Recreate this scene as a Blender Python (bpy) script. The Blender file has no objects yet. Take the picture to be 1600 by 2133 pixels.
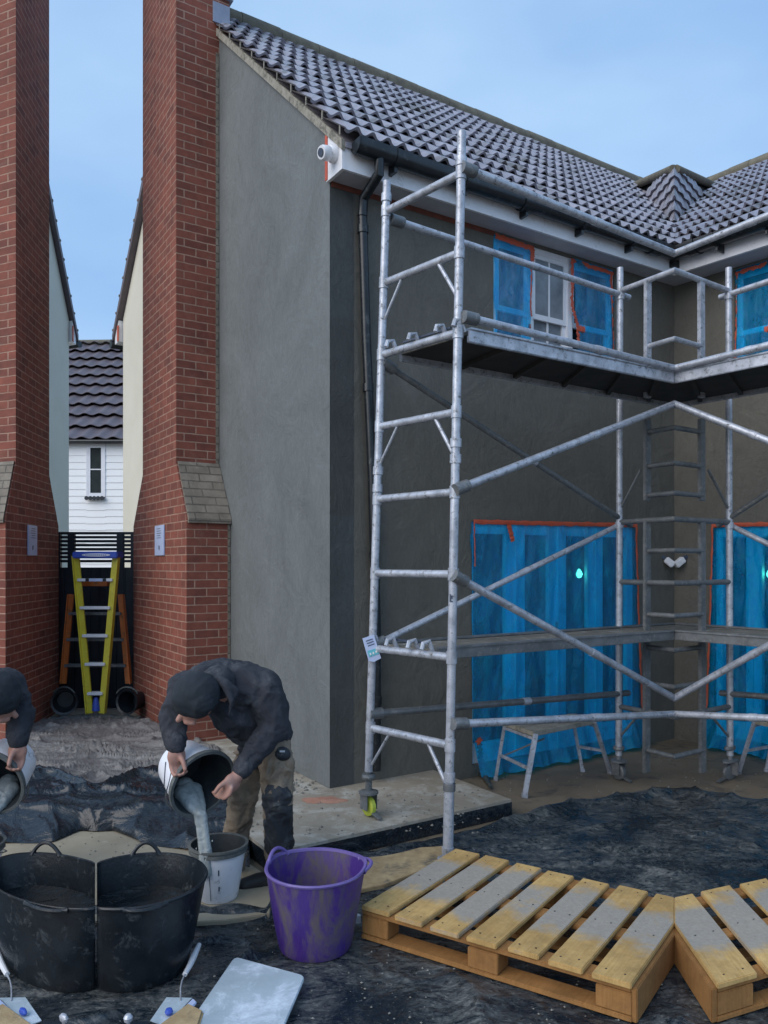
import bpy, bmesh, math, random
from mathutils import Vector, Matrix, noise
random.seed(7)
C = bpy.context.scene.collection
R = math.radians
# ------------------------------------------------------------------ camera, sky, sun, exposure
FPX, CX, HY, CH = 1602.0, 800.0, 1175.0, 1.70
cam_d = bpy.data.cameras.new('camera'); cam = bpy.data.objects.new('camera', cam_d); C.objects.link(cam)
cam_d.sensor_fit = 'HORIZONTAL'; cam_d.sensor_width = 36; cam_d.lens = 36*FPX/1600
cam_d.shift_y = (HY-1066.5)/1600; cam_d.clip_end = 2000; cam_d.clip_start = 0.05
cam.location = (0, 0, CH); cam.rotation_euler = (R(90), 0, 0)
bpy.context.scene.camera = cam
w = bpy.data.worlds.new('World'); bpy.context.scene.world = w; w.use_nodes = True
nt = w.node_tree; bg = nt.nodes['Background']
SUN_EL, SUN_AZ = 36, 228
sky = nt.nodes.new('ShaderNodeTexSky'); sky.sky_type = 'NISHITA'; sky.sun_disc = False
sky.sun_elevation = R(SUN_EL); sky.sun_rotation = R(SUN_AZ); sky.air_density = 1.2; sky.dust_density = 2.0
ms = nt.nodes.new('ShaderNodeMix'); ms.data_type = 'RGBA'; ms.blend_type = 'MIX'; ms.inputs[0].default_value = 0.80
nt.links.new(sky.outputs[0], ms.inputs[6])
tc = nt.nodes.new('ShaderNodeTexCoord'); nz = nt.nodes.new('ShaderNodeTexNoise'); nz.inputs['Scale'].default_value = 2.2
nz.inputs['Detail'].default_value = 4
mpn = nt.nodes.new('ShaderNodeMapping'); mpn.inputs['Scale'].default_value = (1, 1, 2.4)
nt.links.new(tc.outputs['Generated'], mpn.inputs[0]); nt.links.new(mpn.outputs[0], nz.inputs[0])
cr = nt.nodes.new('ShaderNodeValToRGB')          # overcast veil
cr.color_ramp.elements[0].position = 0.32; cr.color_ramp.elements[0].color = (1.95, 3.40, 5.75, 1)
cr.color_ramp.elements[1].position = 0.68; cr.color_ramp.elements[1].color = (3.1, 4.6, 6.5, 1)
nt.links.new(nz.outputs[0], cr.inputs[0]); nt.links.new(cr.outputs[0], ms.inputs[7])
nt.links.new(ms.outputs[2], bg.inputs[0]); bg.inputs[1].default_value = 0.10
sd = bpy.data.lights.new('sun', 'SUN'); sd.energy = 1.15; sd.angle = R(60); sd.color = (1.0, 0.93, 0.86)
sun = bpy.data.objects.new('sun', sd); C.objects.link(sun)
az = R(SUN_AZ); sv = Vector((math.sin(az)*math.cos(R(SUN_EL)), math.cos(az)*math.cos(R(SUN_EL)), math.sin(R(SUN_EL))))
sun.rotation_euler = sv.to_track_quat('Z', 'Y').to_euler(); sun.location = (0, 0, 30)
vs = bpy.context.scene.view_settings; vs.view_transform = 'Standard'; vs.look = 'None'; vs.gamma = 1; vs.exposure = 0.75

# ------------------------------------------------------------------ frames
def V(*a): return Vector(a)
def P(x, y, D): return V((x-CX)/FPX*D, D, CH+(HY-y)/FPX*D)
def G(x, y, z=0.0):
    D = (CH-z)*FPX/(y-HY); return V((x-CX)/FPX*D, D, z)
U = V(.841, .541, 0).normalized(); N = V(U.y, -U.x, 0)
C0 = V(-113/FPX*5.42, 5.42, 0)
def HF(s, n, z): return C0+U*s+N*n+V(0, 0, z)
def s_at(x, n=0.0):                   # s where the vertical line at picture column x meets the plane n
    k = (x-CX)/FPX; b = C0+N*n
    return (k*b.y-b.x)/(U.x-k*U.y)
def n_at(x, s=0.0):
    k = (x-CX)/FPX; b = C0+U*s
    return (k*b.y-b.x)/(N.x-k*N.y)
def z_at(y, p): return CH+(HY-y)/FPX*p.y
KR = (1405-CX)/FPX; KL = (200-CX)/FPX
def ident(p): return p
def MR(p): return V(2*KR*p.y-p.x, p.y, p.z)
def ML(p): return V(2*KL*p.y-p.x, p.y, p.z)
CLIP_R = (V(0, 0, 0), V(1, -KR, 0))   # removes what lies right of the corner plane
CLIP_R2 = (V(0, 0, 0), V(-1, KR, 0))

# ------------------------------------------------------------------ mesh builder
def offs(o):
    t = V(0, 0, 0)
    while o is not None: t += o.location; o = o.parent
    return t
class MB:
    def __init__(s, F=None, M=ident): s.v = []; s.l = []; s.f = []; s.F = F or (lambda a, b, c: V(a, b, c)); s.M = M
    def pt(s, a, b, c):
        s.l.append((a, b, c)); s.v.append(s.M(s.F(a, b, c))); return len(s.v)-1
    def face(s, *i): s.f.append(tuple(i))
    def poly(s, pts): s.f.append(tuple(s.pt(*p) for p in pts))
    def box(s, a0, a1, b0, b1, c0, c1):
        i = [s.pt(a, b, c) for c in (c0, c1) for b in (b0, b1) for a in (a0, a1)]
        for q in ((0, 2, 3, 1), (4, 5, 7, 6), (0, 1, 5, 4), (2, 6, 7, 3), (0, 4, 6, 2), (1, 3, 7, 5)): s.f.append(tuple(i[k] for k in q))
    def hexa(s, p8):                  # bottom loop 4, top loop 4
        i = [s.pt(*p) for p in p8]
        for q in ((3, 2, 1, 0), (4, 5, 6, 7), (0, 1, 5, 4), (1, 2, 6, 5), (2, 3, 7, 6), (3, 0, 4, 7)): s.f.append(tuple(i[k] for k in q))
    def prism(s, pts, c0, c1):
        n = len(pts); a = [s.pt(x, y, c0) for x, y in pts]; b = [s.pt(x, y, c1) for x, y in pts]
        s.f.append(tuple(reversed(a))); s.f.append(tuple(b))
        for k in range(n): s.f.append((a[k], a[(k+1) % n], b[(k+1) % n], b[k]))
    def prism_b(s, pts, b0, b1):      # outline in (a, c), extruded along b
        n = len(pts); a = [s.pt(x, b0, y) for x, y in pts]; b = [s.pt(x, b1, y) for x, y in pts]
        s.f.append(tuple(a)); s.f.append(tuple(reversed(b)))
        for k in range(n): s.f.append((a[k], b[k], b[(k+1) % n], a[(k+1) % n]))
    def prism_a(s, pts, a0, a1):      # outline in (b, c), extruded along a
        n = len(pts); a = [s.pt(a0, x, y) for x, y in pts]; b = [s.pt(a1, x, y) for x, y in pts]
        s.f.append(tuple(a)); s.f.append(tuple(reversed(b)))
        for k in range(n): s.f.append((a[k], b[k], b[(k+1) % n], a[(k+1) % n]))
    def raw(s, p): s.l.append(tuple(p)); s.v.append(Vector(p)); return len(s.v)-1
    def tube(s, pts, r, n=12, cap=True):   # world points, real round section
        pts = [s.M(Vector(p)) for p in pts]; rs = r if isinstance(r, (list, tuple)) else [r]*len(pts); rings = []
        up = None
        for k, p in enumerate(pts):
            d = (pts[min(k+1, len(pts)-1)]-pts[max(k-1, 0)]).normalized()
            if up is None: up = V(0, 0, 1) if abs(d.z) < .9 else V(1, 0, 0)
            x = up.cross(d).normalized(); y = d.cross(x).normalized(); up = y
            rings.append([s.raw(p+x*math.cos(a)*rs[k]+y*math.sin(a)*rs[k]) for a in [2*math.pi*j/n for j in range(n)]])
        for a, b in zip(rings, rings[1:]):
            for j in range(n): s.f.append((a[j], a[(j+1) % n], b[(j+1) % n], b[j]))
        if cap: s.f.append(tuple(reversed(rings[0]))); s.f.append(tuple(rings[-1]))
    def lathe(s, c, ax, prof, n=32, xdir=None, close=False):
        ax = Vector(ax).normalized(); x = (V(1, 0, 0) if abs(ax.x) < .9 else V(0, 1, 0)).cross(ax).normalized(); y = ax.cross(x); rings = []
        for r, h in prof:
            if r < 1e-5: rings.append([s.raw(s.M(Vector(c)+ax*h))])
            else: rings.append([s.raw(s.M(Vector(c)+ax*h+x*math.cos(2*math.pi*j/n)*r+y*math.sin(2*math.pi*j/n)*r)) for j in range(n)])
        if close: rings.append(rings[0])
        for a, b in zip(rings, rings[1:]):
            for j in range(n):
                k = (j+1) % n
                if len(a) == 1 and len(b) == 1: continue
                if len(a) == 1: s.f.append((a[0], b[k], b[j]))
                elif len(b) == 1: s.f.append((a[j], a[k], b[0]))
                else: s.f.append((a[j], a[k], b[k], b[j]))
    def grid(s, fn, nu, nv):
        i = [[s.pt(*fn(a/nu, b/nv)) for a in range(nu+1)] for b in range(nv+1)]
        for b in range(nv):
            for a in range(nu): s.f.append((i[b][a], i[b][a+1], i[b+1][a+1], i[b+1][a]))
    def bar(s, p0, p1, w, h, up=(0, 0, 1)):     # rectangular bar between world points
        p0 = s.M(Vector(p0)); p1 = s.M(Vector(p1)); d = (p1-p0).normalized(); up = Vector(up)
        if abs(d.dot(up)) > .95: up = V(0, 1, 0)
        x = d.cross(up).normalized()*w/2; y = x.cross(d).normalized()*h/2
        i = [s.raw(q) for q in (p0-x-y, p0+x-y, p0+x+y, p0-x+y, p1-x-y, p1+x-y, p1+x+y, p1-x+y)]
        for q in ((3, 2, 1, 0), (4, 5, 6, 7), (0, 1, 5, 4), (1, 2, 6, 5), (2, 3, 7, 6), (3, 0, 4, 7)): s.f.append(tuple(i[k] for k in q))
    def build(s, name, mat, parent=None, loc=None, clip=None, bevel=0, smooth=35, fill=True, recalc=True):
        bm = bmesh.new(); uvl = bm.loops.layers.uv.new('UVMap')
        base = offs(parent)+(Vector(loc) if loc is not None else V(0, 0, 0))
        vs = [bm.verts.new(p-base) for p in s.v]
        for f in s.f:
            if len(set(f)) < 3: continue
            try: fc = bm.faces.new([vs[k] for k in f])
            except ValueError: continue
            L = [Vector(s.l[k]) for k in f]; nn = V(0, 0, 0)
            for a, b in zip(L, L[1:]+L[:1]): nn += a.cross(b)
            ax = max(range(3), key=lambda k: abs(nn[k]))
            for lp, q in zip(fc.loops, L):
                lp[uvl].uv = (q[1], q[2]) if ax == 0 else (q[0], q[2]) if ax == 1 else (q[0], q[1])
        if recalc: bmesh.ops.recalc_face_normals(bm, faces=bm.faces)
        if clip:
            for co, no in ([clip] if isinstance(clip[0], Vector) else clip):
                g = bm.verts[:]+bm.edges[:]+bm.faces[:]
                r_ = bmesh.ops.bisect_plane(bm, geom=g, plane_co=co-base, plane_no=no, clear_outer=True)
                try:
                    if fill: bmesh.ops.holes_fill(bm, edges=[e for e in r_['geom_cut'] if isinstance(e, bmesh.types.BMEdge)])
                except Exception: pass
        if bevel:
            es = [e for e in bm.edges if len(e.link_faces) == 2 and e.calc_face_angle(0) > .6]
            bmesh.ops.bevel(bm, geom=es, offset=bevel, segments=2, affect='EDGES', clamp_overlap=True)
        for f in bm.faces: f.smooth = smooth > 0
        if smooth:
            for e in bm.edges: e.smooth = not (len(e.link_faces) == 2 and e.calc_face_angle(0) > R(smooth))
        me = bpy.data.meshes.new(name); bm.to_mesh(me); bm.free()
        o = bpy.data.objects.new(name, me); C.objects.link(o); o.data.materials.append(mat)
        if parent is not None: o.parent = parent
        if loc is not None: o.location = loc
        return o
def tag(o, label=None, cat=None, group=None, kind=None):
    if label: o['label'] = label
    if cat: o['category'] = cat
    if group: o['group'] = group
    if kind: o['kind'] = kind
    return o
def thing(name, label, cat, loc=(0, 0, 0), group=None):
    o = bpy.data.objects.new(name, None); C.objects.link(o); o.location = loc; o.empty_display_size = .1
    return tag(o, label, cat, group)

# ------------------------------------------------------------------ materials
def nmat(name):
    m = bpy.data.materials.new(name); m.use_nodes = True; t = m.node_tree
    return m, t, t.nodes['Principled BSDF']
def rgba(c): return (c[0], c[1], c[2], 1)
def N_(t, typ, **kw):
    n = t.nodes.new(typ)
    for k, v in kw.items():
        if k in n.inputs.keys(): n.inputs[k].default_value = v
        else: setattr(n, k, v)
    return n
def coord(t, kind='Object', scale=(1, 1, 1)):
    c = t.nodes.new('ShaderNodeTexCoord'); m = t.nodes.new('ShaderNodeMapping'); m.inputs['Scale'].default_value = scale
    t.links.new(c.outputs[kind], m.inputs[0]); return m.outputs[0]
def noise_(t, co, scale, detail=6, rough=.6, dist=0):
    n = N_(t, 'ShaderNodeTexNoise', Scale=scale, Detail=detail, Roughness=rough, Distortion=dist); t.links.new(co, n.inputs['Vector']); return n.outputs[0]
def ramp_(t, fac, stops):
    r = t.nodes.new('ShaderNodeValToRGB'); e = r.color_ramp.elements
    while len(e) < len(stops): e.new(.5)
    for k, (p, c) in enumerate(stops): e[k].position = p; e[k].color = rgba(c) if not isinstance(c, (int, float)) else (c, c, c, 1)
    t.links.new(fac, r.inputs[0]); return r.outputs[0]
def mix_(t, fac, a, b, mode='MIX'):
    m = t.nodes.new('ShaderNodeMix'); m.data_type = 'RGBA'; m.blend_type = mode
    for s, v in ((0, fac), (6, a), (7, b)):
        if isinstance(v, (int, float)): m.inputs[s].default_value = v if s == 0 else (v, v, v, 1)
        elif isinstance(v, tuple): m.inputs[s].default_value = rgba(v)
        else: t.links.new(v, m.inputs[s])
    return m.outputs[2]
def bump_(t, b, h, strength=.3, dist=.01, prev=None):
    n = N_(t, 'ShaderNodeBump', Strength=strength, Distance=dist); t.links.new(h, n.inputs['Height'])
    if prev is not None: t.links.new(prev, n.inputs['Normal'])
    t.links.new(n.outputs[0], b.inputs['Normal']); return n.outputs[0]
def noisy(name, c1, c2, scale=4, rough=.6, bump=.2, bdist=.004, bscale=None, metal=0, kind='Object', dirt=None, dirt_amt=.5, dscale=9, sc=(1, 1, 1), spec=.5, rough2=None):
    m, t, b = nmat(name); co = coord(t, kind, sc)
    col = ramp_(t, noise_(t, co, scale, 8, .65), [(.3, c1), (.7, c2)])
    if dirt:
        f = ramp_(t, noise_(t, co, dscale, 10, .75, .4), [(.62-.3*dirt_amt, 0), (.72-.2*dirt_amt, 1)])
        col = mix_(t, f, col, dirt)
        if rough2 is not None:
            rr = mix_(t, f, rough, rough2); t.links.new(rr, b.inputs['Roughness'])
    t.links.new(col, b.inputs['Base Color'])
    if not (dirt and rough2 is not None): b.inputs['Roughness'].default_value = rough
    b.inputs['Metallic'].default_value = metal; b.inputs['Specular IOR Level'].default_value = spec
    if bump: bump_(t, b, noise_(t, co, bscale or scale*12, 6, .7), bump, bdist)
    return m
def m_render(name, c1, c2, c3):
    m, t, b = nmat(name); co = coord(t)
    big = noise_(t, co, .9, 5, .6, 1.2); mid = noise_(t, coord(t, 'Object', (1, 1, .5)), 4.5, 8, .7, .6)
    col = mix_(t, ramp_(t, big, [(.35, 0), (.66, 1)]), c1, c2)
    col = mix_(t, ramp_(t, mid, [(.55, 0), (.75, .55)]), col, c3)
    fine = noise_(t, co, 60, 6, .8)
    col = mix_(t, .28, col, ramp_(t, fine, [(.3, .35), (.7, 1.0)]), 'MULTIPLY')
    col = mix_(t, .35, col, ramp_(t, noise_(t, coord(t, 'Object', (1, 1, .35)), 11, 4, .5, 3.5), [(.3, .7), (.7, 1.15)]), 'MULTIPLY')
    t.links.new(col, b.inputs['Base Color'])
    t.links.new(ramp_(t, mid, [(.3, .62), (.8, .85)]), b.inputs['Roughness'])
    p = bump_(t, b, noise_(t, co, 3.0, 6, .6, 1.5), .55, .025)
    sw = noise_(t, coord(t, 'Object', (1, 1, .35)), 11, 4, .5, 3.5); p = bump_(t, b, sw, .35, .006, p)
    p = bump_(t, b, noise_(t, co, 28, 7, .75, .5), .35, .004, p)
    bump_(t, b, noise_(t, co, 190, 4, .8), .5, .0018, p)
    return m
def m_brick(name, c1, c2, mortar, stain=None, weather=.35):
    m, t, b = nmat(name); uv = coord(t, 'UV')
    wob = noise_(t, uv, 14, 3, .5)
    add = t.nodes.new('ShaderNodeVectorMath'); add.operation = 'MULTIPLY_ADD'
    cmb = t.nodes.new('ShaderNodeCombineXYZ')
    for k in (0, 1): t.links.new(wob, cmb.inputs[k])
    t.links.new(cmb.outputs[0], add.inputs[0]); add.inputs[1].default_value = (.008, .008, 0); t.links.new(uv, add.inputs[2])
    br = N_(t, 'ShaderNodeTexBrick', Scale=1.0); br.offset = .5
    br.inputs['Brick Width'].default_value = .222; br.inputs['Row Height'].default_value = .0745
    br.inputs['Mortar Size'].default_value = .0062; br.inputs['Mortar Smooth'].default_value = .25; br.inputs['Bias'].default_value = 0
    t.links.new(add.outputs[0], br.inputs['Vector'])
    br.inputs['Color1'].default_value = rgba(c1); br.inputs['Color2'].default_value = rgba(c2); br.inputs['Mortar'].default_value = rgba(mortar)
    var = noise_(t, uv, 9, 8, .75); big = noise_(t, uv, 1.4, 5, .65, .7)
    col = mix_(t, .75, br.outputs[0], ramp_(t, var, [(.25, .5), (.75, 1.3)]), 'MULTIPLY')
    col = mix_(t, weather, col, ramp_(t, big, [(.3, .45), (.7, 1.25)]), 'MULTIPLY')
    if stain: col = mix_(t, ramp_(t, noise_(t, uv, 5, 8, .75, .8), [(.56, 0), (.72, .7)]), col, stain)
    t.links.new(col, b.inputs['Base Color']); b.inputs['Roughness'].default_value = .85
    inv = ramp_(t, br.outputs[1], [(0, 1), (1, 0)])
    col = mix_(t, ramp_(t, noise_(t, uv, 3.1, 7, .7, .6), [(.46, 0), (.66, .5)]), col, tuple(x*1.0 for x in c1)); t.links.new(col, b.inputs['Base Color'])
    p = bump_(t, b, inv, .8, .006); bump_(t, b, noise_(t, uv, 120, 6, .8), .5, .003, p)
    return m
def m_film(name):
    m, t, b = nmat(name); co = coord(t, 'Object', (1, 1, .6))
    out = t.nodes['Material Output']; cr_ = noise_(t, co, 9, 6, .7, 1.5)
    b.inputs['Base Color'].default_value = (.0, .45, 1.0, 1); b.inputs['Roughness'].default_value = .18
    t.links.new(ramp_(t, cr_, [(.3, (.0, .36, 1.0)), (.7, (.02, .62, 1.0))]), b.inputs['Base Color'])
    p = bump_(t, b, cr_, .7, .03); bump_(t, b, noise_(t, coord(t, 'Object', (1, 1, .5)), 45, 4, .6, 2), .4, .004, p)
    tr = N_(t, 'ShaderNodeBsdfTransparent'); tr.inputs[0].default_value = (.03, .72, 1.0, 1)
    ml = N_(t, 'ShaderNodeBsdfTranslucent'); ml.inputs[0].default_value = (0, .35, .9, 1)
    mx = t.nodes.new('ShaderNodeMixShader'); mx.inputs[0].default_value = .36
    t.links.new(ramp_(t, noise_(t, co, 3, 5, .6), [(.3, .20), (.7, .44)]), mx.inputs[0])
    t.links.new(tr.outputs[0], mx.inputs[1]); t.links.new(b.outputs[0], mx.inputs[2])
    gl = N_(t, 'ShaderNodeBsdfGlossy', Roughness=.15); nn = b.inputs['Normal'].links[0].from_socket; t.links.new(nn, gl.inputs['Normal'])
    fr = N_(t, 'ShaderNodeFresnel', IOR=1.5); t.links.new(nn, fr.inputs['Normal']); m3 = t.nodes.new('ShaderNodeMixShader')
    t.links.new(ramp_(t, fr.outputs[0], [(.04, .0), (.45, .20)]), m3.inputs[0]); t.links.new(mx.outputs[0], m3.inputs[1]); t.links.new(gl.outputs[0], m3.inputs[2]); t.links.new(m3.outputs[0], out.inputs[0])
    return m
def m_glass(name, tint=(.35, .45, .45), tr=.45, rough=.06):
    m, t, b = nmat(name); out = t.nodes['Material Output']
    b.inputs['Base Color'].default_value = (.02, .03, .035, 1); b.inputs['Roughness'].default_value = rough
    bump_(t, b, noise_(t, coord(t), 3, 2), .1, .01)
    x = N_(t, 'ShaderNodeBsdfTransparent'); x.inputs[0].default_value = rgba(tint)
    mx = t.nodes.new('ShaderNodeMixShader'); mx.inputs[0].default_value = tr
    t.links.new(b.outputs[0], mx.inputs[1]); t.links.new(x.outputs[0], mx.inputs[2]); t.links.new(mx.outputs[0], out.inputs[0])
    return m
def m_emit(name, c, s):
    m, t, b = nmat(name); b.inputs['Emission Color'].default_value = rgba(c); b.inputs['Emission Strength'].default_value = s; return m
def m_tarp(name, base, base2, dust, amt, rough=.32):
    m, t, b = nmat(name); co = coord(t)
    f1 = noise_(t, co, 2.0, 9, .72, 1.0); f2 = noise_(t, coord(t, 'Object', (1, 2.2, 1)), 8, 10, .8, 1.3); f3 = noise_(t, co, 45, 5, .8)
    col = mix_(t, ramp_(t, f3, [(.3, 0), (.8, 1)]), base, base2)
    a = ramp_(t, f1, [(.58-.3*amt, 0), (.80-.2*amt, 1)]); c_ = ramp_(t, f2, [(.42, 0), (.66, 1)])
    mk = mix_(t, 1, a, c_, 'MULTIPLY'); mk2 = mix_(t, 1, mk, ramp_(t, noise_(t, co, 90, 4, .8), [(.2, .3), (.7, 1)]), 'MULTIPLY')
    sp = ramp_(t, noise_(t, co, 60, 2, .5), [(.70, 0), (.76, .6)])
    col = mix_(t, mk2, col, dust); col = mix_(t, sp, col, dust)
    mot = ramp_(t, noise_(t, coord(t, 'Object', (1, 1.7, 1)), 26, 8, .8, .8), [(.50, 0), (.66, .55)]); col = mix_(t, mix_(t, 1, mot, ramp_(t, f1, [(.35, .1), (.65, 1)]), 'MULTIPLY'), col, dust)
    t.links.new(col, b.inputs['Base Color'])
    t.links.new(ramp_(t, mk, [(0, rough), (.6, .85)]), b.inputs['Roughness'])
    p = bump_(t, b, noise_(t, co, 4, 4, .5, 3.5), .6, .022); bump_(t, b, noise_(t, co, 22, 4, .5, 1), .2, .003, p)
    return m
def m_wood(name, c1, c2, grey, amt=.5, sc=(3, 3, 3)):
    m, t, b = nmat(name); uv = coord(t, 'Object')
    gr = noise_(t, coord(t, 'UV', (60, 4, 1)), 1.5, 8, .7, .6); 
    col = ramp_(t, gr, [(.25, c1), (.7, c2)])
    col = mix_(t, ramp_(t, noise_(t, uv, 1.7, 5, .7), [(.4, 0), (.65, .6)]), col, tuple(x*.62 for x in c1))
    col = mix_(t, .6, col, ramp_(t, noise_(t, uv, 12, 8, .75), [(.3, .5), (.7, 1.2)]), 'MULTIPLY')
    sx = t.nodes.new('ShaderNodeSeparateXYZ'); uc = t.nodes.new('ShaderNodeTexCoord'); t.links.new(uc.outputs['UV'], sx.inputs[0])
    def mth(op, a_, b_): n_ = t.nodes.new('ShaderNodeMath'); n_.operation = op; [t.links.new(v, n_.inputs[k]) if not isinstance(v, (int, float)) else setattr(n_.inputs[k], 'default_value', v) for k, v in enumerate((a_, b_))]; return n_.outputs[0]
    cen = mth('SUBTRACT', .55, mth('MULTIPLY', mth('POWER', mth('ABSOLUTE', mth('SUBTRACT', sx.outputs[1], .45), 0), 1.6), 2.2))
    tot = mth('ADD', mth('MULTIPLY', noise_(t, uv, 5, 10, .72, .3), .55), mth('MULTIPLY', cen, .72)); oi = t.nodes.new('ShaderNodeObjectInfo'); tot = mth('ADD', tot, mth('MULTIPLY', mth('SUBTRACT', oi.outputs['Random'], .5), .20)); st = ramp_(t, tot, [(.47, 0), (.58, .9)])
    g2 = mix_(t, ramp_(t, noise_(t, uv, 70, 6, .8), [(.3, 0), (.8, 1)]), grey, tuple(x*1.7 for x in grey))
    if amt > 0: col = mix_(t, st, col, g2)
    t.links.new(col, b.inputs['Base Color']); b.inputs['Roughness'].default_value = .8
    p = bump_(t, b, gr, .4, .003); bump_(t, b, noise_(t, uv, 130, 5, .8), .4, .002, p)
    return m

M = {}
M['gable'] = m_render('wet_cement_render', (.142, .156, .156), (.182, .198, .200), (.112, .120, .118))
M['front'] = m_render('shaded_wet_render', (.130, .122, .102), (.158, .148, .125), (.10, .094, .079))  # darker copy of the gable render: wetter, with the front's shade in its colour
M['brick'] = m_brick('red_brick', (.275, .082, .052), (.175, .054, .038), (.42, .26, .19), stain=(.20, .12, .09))
M['brick_grey'] = m_brick('cement_smeared_brick', (.22, .185, .145), (.29, .25, .20), (.13, .11, .09), stain=(.36, .33, .27), weather=.7)
M['tile'] = noisy('concrete_roof_tile', (.21, .205, .24), (.37, .355, .41), 4, .33, .35, .003, 90, dirt=(.11, .10, .09), dirt_amt=.38, dscale=2.4)
M['tile_far'] = noisy('brown_roof_tile', (.10, .085, .10), (.15, .125, .14), 3, .55, .3, .004, 60)
M['ridge'] = noisy('weathered_ridge_mortar', (.10, .09, .07), (.20, .18, .13), 9, .85, .5, .006, 50)
M['verge'] = noisy('verge_mortar', (.24, .22, .18), (.36, .34, .29), 12, .85, .5, .005, 60, dirt=(.10, .10, .08), dirt_amt=.4, dscale=14)
M['lead'] = noisy('lead_flashing', (.22, .25, .33), (.33, .37, .46), 9, .45, .3, .003)
M['upvc'] = noisy('white_plastic', (.76, .76, .79), (.84, .84, .87), 6, .35, .05, .002, dirt=(.45, .44, .44), dirt_amt=.12)
M['soffit'] = noisy('soffit_board', (.42, .42, .46), (.52, .52, .57), 6, .5, .05, .002)
M['gutter'] = noisy('black_gutter_plastic', (.006, .008, .011), (.018, .023, .028), 14, .28, .2, .002, dirt=(.08, .09, .09), dirt_amt=.2, dscale=20)
M['red_tape'] = noisy('red_tape', (.46, .07, .03), (.60, .11, .05), 12, .5, .5, .004, 60)
M['old_tape'] = noisy('faded_brown_tape', (.12, .035, .02), (.22, .06, .035), 9, .6, .4, .003, 60)
M['film'] = m_film('blue_protective_film')
M['glass'] = m_glass('window_glass')
M['glass_white'] = noisy('frosty_window_pane', (.13, .15, .17), (.30, .33, .36), 3.5, .15, .1, .004)
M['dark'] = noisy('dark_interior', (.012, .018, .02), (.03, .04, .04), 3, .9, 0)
M['room'] = noisy('room_plaster', (.16, .17, .16), (.22, .23, .21), 3, .9, 0)
M['alu'] = noisy('weathered_aluminium', (.30, .32, .36), (.62, .64, .70), 13, .35, .3, .0015, 140, metal=.35, dirt=(.12, .12, .115), dirt_amt=.28, dscale=30, rough2=.8)
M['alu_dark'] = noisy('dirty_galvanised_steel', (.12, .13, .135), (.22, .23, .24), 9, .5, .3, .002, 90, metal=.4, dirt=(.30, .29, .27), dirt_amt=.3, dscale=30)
M['deck'] = noisy('platform_plywood', (.10, .095, .08), (.19, .18, .155), 6, .8, .4, .004, 60, dirt=(.33, .33, .31), dirt_amt=.3)
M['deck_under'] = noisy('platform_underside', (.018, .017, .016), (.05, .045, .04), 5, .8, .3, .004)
M['concrete'] = noisy('damp_concrete_slab', (.22, .19, .145), (.35, .31, .25), 2.2, .78, .6, .004, 110, dirt=(.44, .42, .37), dirt_amt=.45, dscale=5)
M['ground'] = noisy('damp_patio_concrete', (.15, .118, .080), (.23, .185, .13), 1.6, .7, .6, .005, 80, dirt=(.06, .055, .05), dirt_amt=.3, dscale=3)
M['tan'] = noisy('sandy_board', (.30, .25, .175), (.42, .36, .26), 2.5, .85, .5, .003, 160, dirt=(.50, .45, .34), dirt_amt=.1, dscale=7)
M['osb'] = noisy('stained_osb', (.30, .20, .10), (.50, .37, .20), 14, .8, .5, .003, 60, dirt=(.16, .13, .09), dirt_amt=.35, dscale=6)
M['tarp'] = m_tarp('black_tarpaulin', (.004, .009, .015), (.013, .022, .032), (.30, .30, .275), .62, .22)
M['tarp_back'] = m_tarp('dusty_tarpaulin', (.014, .022, .028), (.035, .048, .055), (.17, .17, .14), .75)
M['tarp_clean'] = m_tarp('clean_black_tarpaulin', (.006, .010, .016), (.014, .022, .032), (.12, .13, .12), .12, .25)
M['sheet'] = m_tarp('dusty_grey_sheet', (.085, .078, .076), (.15, .135, .13), (.42, .41, .385), .55, .55)
M['wood'] = m_wood('pallet_pine', (.50, .29, .09), (.74, .50, .20), (.24, .225, .20), .40)
M['wood_side'] = m_wood('pallet_side_wood', (.30, .135, .035), (.44, .22, .07), (.26, .24, .20), .0)
M['purple'] = noisy('purple_rubber', (.040, .016, .15), (.065, .026, .22), 5, .45, .5, .003, 90, dirt=(.105, .085, .095), dirt_amt=.55, dscale=7, rough2=.85, sc=(1, 1, .4))
M['purple_in'] = noisy('purple_rubber_rim', (.12, .085, .28), (.18, .13, .36), 7, .45, .2, .002)
M['black_rubber'] = noisy('black_rubber', (.004, .006, .009), (.012, .018, .024), 9, .35, .5, .003, 50, dirt=(.055, .065, .07), dirt_amt=.22, dscale=14, rough2=.8)
M['sludge'] = m_tarp('dark_wet_leftovers', (.002, .004, .006), (.006, .010, .013), (.03, .037, .042), .5, .22)
M['bucket'] = noisy('white_bucket_plastic', (.78, .80, .86), (.88, .89, .93), 5, .35, .1, .002, dirt=(.10, .10, .10), dirt_amt=.12, dscale=13)
M['bucket_in'] = noisy('bucket_inside', (.010, .014, .018), (.035, .042, .045), 7, .55, .6, .005, 40)
M['rimdirt'] = noisy('mortar_crusted_rim', (.06, .07, .07), (.16, .17, .165), 14, .8, .8, .006, 60)
M['slurry'] = noisy('wet_mortar', (.28, .31, .31), (.42, .46, .46), 12, .25, .6, .005, 40, sc=(1, 1, .3))
M['jacket'] = noisy('dusty_charcoal_cloth', (.018, .021, .029), (.036, .040, .052), 12, .9, .7, .008, 34, dirt=(.075, .08, .09), dirt_amt=.30, dscale=6)
M['cap'] = noisy('dark_knit', (.010, .015, .021), (.022, .030, .040), 8, .9, .7, .005, 120)
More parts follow.
